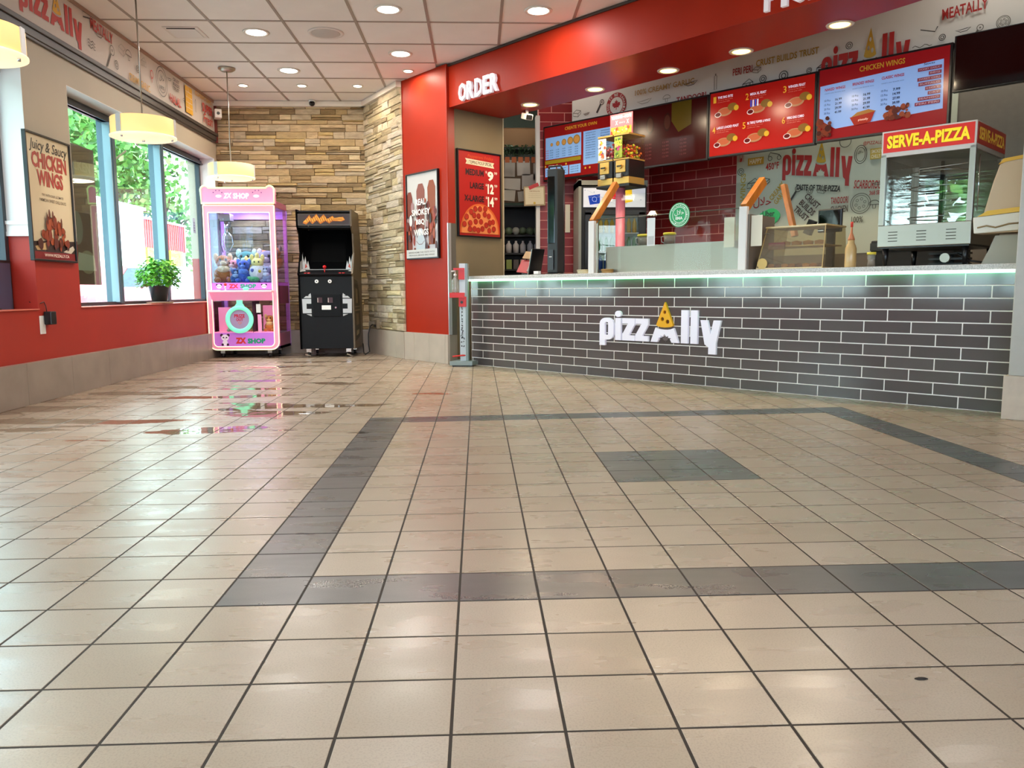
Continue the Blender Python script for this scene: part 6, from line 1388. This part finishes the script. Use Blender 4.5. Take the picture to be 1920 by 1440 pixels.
# ================================================================== WINDOW THINGS
pl = thing('potted_basil', 'bushy green basil plant in a dark pot on the window sill', 'potted plant', (-3.13, 6.27, WS + .006))
MB().lathe((0, 0, .02), [(.07, 0), (.097, .15), (.1, .155), (.09, .152)], 26).build('pot', mat('pot_dark', '1c2026', .35), pl); MB().lathe((0, 0, .16), [(.08, 0), (.0001, .006)], 20).build('soil', mat('soil', '2a1c12', .9), pl)
rg = random.Random(21); lf = MB(); stm = MB(); LEAFC = [mat('basil_%d' % k, c, .45, trans=0) for k, c in enumerate(('4a9a24', '68b834', '8cd048'))]
for k in range(16):
    a = rg.uniform(0, 6.28); r = rg.uniform(.03, .15); top = (r * math.cos(a), r * math.sin(a), rg.uniform(.28, .42)); stm.tube([(top[0] * .2, top[1] * .2, .15), (top[0] * .7, top[1] * .7, .26), top], .003, 5)
for k in range(800):
    a = rg.uniform(0, 6.28); e = rg.uniform(-.6, 1.3); rr3 = rg.uniform(.09, .2)
    c = V3((rr3 * math.cos(a) * math.cos(e) * .95, rr3 * math.sin(a) * math.cos(e) * 1.15, .265 + rr3 * 1.0 * math.sin(e)))
    d = V3((math.cos(a), math.sin(a), rg.uniform(-.9, .3))).normalized(); s_ = d.cross(V3((rg.uniform(-.3, .3), rg.uniform(-.3, .3), 1))).normalized(); n_ = s_.cross(d); L_ = rg.uniform(.035, .06); W_ = L_ * .42
    lf.add([c, c + d * L_ * .5 + s_ * W_ + n_ * .004, c + d * L_ - n_ * .008, c + d * L_ * .5 - s_ * W_ + n_ * .004, c + d * L_ * .5 - n_ * .004], [(0, 1, 4), (1, 2, 4), (2, 3, 4), (3, 0, 4)], rg.choice((0, 0, 1, 1, 2)), True)
stm.build('stems', mat('basil_stem', '5a8a38', .6), pl, kind='stuff'); lf.build('foliage', LEAFC, pl, kind='stuff')
tag(MB(Matrix.Translation((-3.12, 6.25, WS + .006))).lathe((0, 0, 0), [(.11, 0), (.125, .004), (.13, .014), (.11, .008)], 28).build('tray', mat('tray_wood', 'a88468', .5), None), 'flat tan tray under the basil pot on the sill', 'tray')
t = thing('window_poster', 'large dark brown poster back fixed to the left window pane', 'poster', (XG - .04, 0, 0), PI / 2)
MB().box(4.64, 5.38, .0, .006, .83, 1.99).build('sheet', mat('poster_back_brown', '6a4a3c', .5), t)
A = Art(-.001); A.text('CHICKEN', 4.8, 5.3, 1.78, 1.86, '84665a', .02); A.disc(5.15, 1.02, .14, '8a7860', .1); A.disc(5.0, 1.3, .1, '7c6c60', .14); A.poly([(4.95, .95), (5.3, .95), (5.26, 1.08), (5.0, 1.1)], 'a09888'); A.build(t)
t = thing('window_label', 'small white opening-hours label on the right window pane', 'label', (XG - .025, 0, 0), PI / 2); MB().box(7.72, 7.80, -.002, .0, 1.45, 1.62).build('sheet', mat('label_grey', 'c8d0cc', .5), t); A = Art(-.003); [A.text('OPEN', 7.735, 7.785, 1.47 + k * .03, 1.485 + k * .03, '606868') for k in range(4)]; A.build(t)
t = thing('wall_outlet', 'white wall outlet with a black adapter on the red wall below the poster', 'outlet', (XW, 0, 0), PI / 2)
MB().box(3.93, 4.0, -.006, 0, .47, .60).build('plate', WHITE, t, bevel=.002); MB().box(3.98, 4.055, -.06, -.006, .535, .63).build('black_adapter', BLACK, t, bevel=.006)
MB().tube([(4.0, -.02, .63), (4.01, -.01, .67), (4.0, -.005, .70), (3.96, -.003, .69), (3.94, .02, .68), (3.93, .06, .70)], .003, 6).build('cord', BLACK, t)
t = thing('wall_monitor', 'dark framed screen in the leftmost window bay cut off by the left edge', 'screen', (-3.2, 3.62, 0), .0)
MB().box(-.06, -.02, -.3, .28, .60, .99).build('frame', BLACKM, t, bevel=.004); MB().box(-.019, -.015, -.28, .26, .62, .97).build('display', mat('screen_blue_grey', '4a5068', .2), t); MB().box(-.07, .0, -.1, .1, .645, .66).build('foot', BLACKM, t)

# ================================================================== OUTSIDE
gd = tag(MB().box(-70, 40, -40, 90, -.4, -.125).build('asphalt_ground', mat('asphalt', '8c8e90', .9, noise=.1), None), 'pale asphalt car park outside the windows', 'ground'); gd['kind'] = 'structure'
b = thing('white_building', 'plain white rendered building seen through the middle window pane', 'building', (-9, 16, 0))
MB().box(-2.8, 0, 1.5, 4.55, -.12, 2.95).build('wall', mat('render_white', 'e8ece8', .7, bump=.1, bscale=4), b); MB().box(-2.85, .06, 1.45, 4.6, 2.95, 3.03).build('parapet', mat('parapet_grey', 'c0ccd0', .6), b)
for k in range(7): MB().box(0, .012, 1.52, 4.53, .3 + k * .37, .31 + k * .37).build('board_line', mat('line_grey', 'c8cec8', .7), b)
b = thing('red_clad_building', 'long building with ribbed red cladding and yellow signs behind the white one', 'building', (-12, 14, 0))
MB().box(-3, 0, 0, 18, -.12, 2.34).build('wall', mat('render_pale', 'd8dcd8', .7), b); MB().box(-3, .05, 0, 18, 2.34, 3.38).build('red_fascia', mat('cladding_red', 'c84848', .5), b); MB().box(-3, .1, 0, 18, 3.38, 3.46).build('roof_trim', mat('trim_blue_grey', 'a8bcc4', .5), b)
rb = MB()
for k in range(88): rb.box(.05, .075, .1 + k * .203, .16 + k * .203, 2.36, 3.37)
rb.build('cladding_ribs', mat('cladding_red', 'c84848', .5), b)
for y0_, y1_, tx_ in ((13.9, 15.1, 'FRESH\nDIP'), (16.1, 17.4, 'DISCOUNT\nPLACE')):
    s_ = MB().box(.05, .12, y0_, y1_, 1.78, 2.36).build('yellow_sign', mat('sign_yellow_out', 'e8d030', .5), b)
    A = Art(-.002); A.text(tx_, y0_ + .15, y1_ - .15, 1.9, 2.28, '505018', .03); o_ = A.build(s_, 'sign_lettering'); o_.rotation_euler = (0, 0, PI / 2); o_.location = (.12, 0, 0)
for k in range(5): MB().box(0, .03, 1 + k * 2.3, 2.2 + k * 2.3, .9, 2.0).build('shop_window', mat('far_glass', '6a7c84', .1), b)
def car(label, loc, rz, col):
    c = thing('parked_car', label, 'car', loc, rz)
    body = [(-2.1, .25), (-2.15, .6), (-2.0, .85), (-1.1, .95), (-.55, 1.38), (.75, 1.42), (1.45, .98), (2.05, .9), (2.15, .55), (2.1, .25)]
    MB().prism(body, -.85, .85, 'y').build('body', mat('car_' + col, col, .2, coat=.6), c, bevel=.06, seg=3)
    MB().prism([(-1.0, .98), (-.53, 1.34), (.72, 1.38), (1.3, 1.0)], -.86, .86, 'y').build('side_windows', mat('car_glass', '28323a', .08), c)
    for x_ in (-1.35, 1.3):
        for y_ in (-.88, .7): w_ = MB().cyl((x_, y_, .31), .31, .18, 'y', 24).build('wheel', BLACKM, c); MB().cyl((x_, y_ - .01 if y_ < 0 else y_ + .18, .31), .17, .01, 'y', 16).build('hub', STEEL, w_)
    for y_ in (-.6, .6): MB().box(-2.16, -2.1, y_ - .15, y_ + .15, .6, .75).build('headlight', WHITEG, c)
car('red parked car behind the basil plant outside the window', (-7.4, 14.3, -.12), 1.5, 'b83c44'); car('silver-white parked car outside the right window pane', (-7.6, 19.4, -.12), 1.6, 'd4dade')
rg = random.Random(33)
LV = [mat('leaf_%d' % k, c, .6) for k, c in enumerate(('3f7a2c', '5c9440', '7ab050', '2e5c24'))]
def tree(label, x, y, h, r, nl=2200):
    t = thing('leafy_tree', label, 'tree', (x, y, -.12), 0, 'leafy trees outside the windows')
    MB().tube([(0, 0, 0), (.1, .05, h * .3), (-.05, .1, h * .55), (.1, 0, h * .75)], .16, 8).build('trunk', mat('bark', '54442f', .9), t)
    br = MB()
    for k in range(6): a = k * 1.05; br.tube([(0, 0, h * .4), (r * .35 * math.cos(a), r * .35 * math.sin(a), h * .6), (r * .7 * math.cos(a), r * .7 * math.sin(a), h * .72)], .05, 5)
    br.build('branches', mat('bark', '54442f', .9), t)
    cs = [(rg.uniform(-.6, .6) * r, rg.uniform(-.6, .6) * r, h * rg.uniform(.42, .88), r * rg.uniform(.35, .6)) for _ in range(14)]
    f = MB()
    for k in range(nl):
        c = rg.choice(cs); u_ = V3((rg.gauss(0, 1), rg.gauss(0, 1), rg.gauss(0, 1))).normalized() * c[3] * rg.uniform(.75, 1.05); p = V3(c[:3]) + u_
        a = V3((rg.uniform(-1, 1), rg.uniform(-1, 1), rg.uniform(-1, 1))).normalized() * .22; b_ = a.cross(V3((rg.uniform(-1, 1), rg.uniform(-1, 1), rg.uniform(-1, 1)))).normalized() * .14
        f.add([p - a, p + b_, p + a, p - b_], [(0, 1, 2, 3)], rg.choice((0, 1, 1, 2, 3)))
    f.build('foliage', LV, t, kind='stuff')
for k, (x, y, h, r) in enumerate(((-17, 25, 9.5, 4.2), (-19, 32, 10, 4.5), (-21, 40, 11, 5), (-24, 50, 12, 5), (-16, 19, 7.5, 3.2), (-17.5, 44, 8, 4), (-13, -9, 7, 3), (-12, -4, 6.5, 3), (-13.5, 1, 7, 3), (-14, 7, 7, 3.2), (-11, -14, 7, 3))):
    tree(['tall green tree behind the white building, middle window pane', 'tall green tree behind the red-clad building', 'green tree seen through the right window pane', 'farthest green tree through the right window pane', 'green tree top seen above the brown window poster', 'lower green tree beyond the red-clad building'][k] if k < 6 else 'leafy street tree out of view, mirrored in the pizza warmer glass', x, y, h, r, 3800 if k < 5 else 1600)
# a drop of litter on the floor, as in the photograph
tag(MB().ball((0, 0, .001), (.014, .006, .002), 10, 4).build('dark_speck', mat('speck', '1c1410', .7), None, loc=(.92, -.45, 0)), 'dark speck of dirt on the floor tiles near the camera', 'speck')
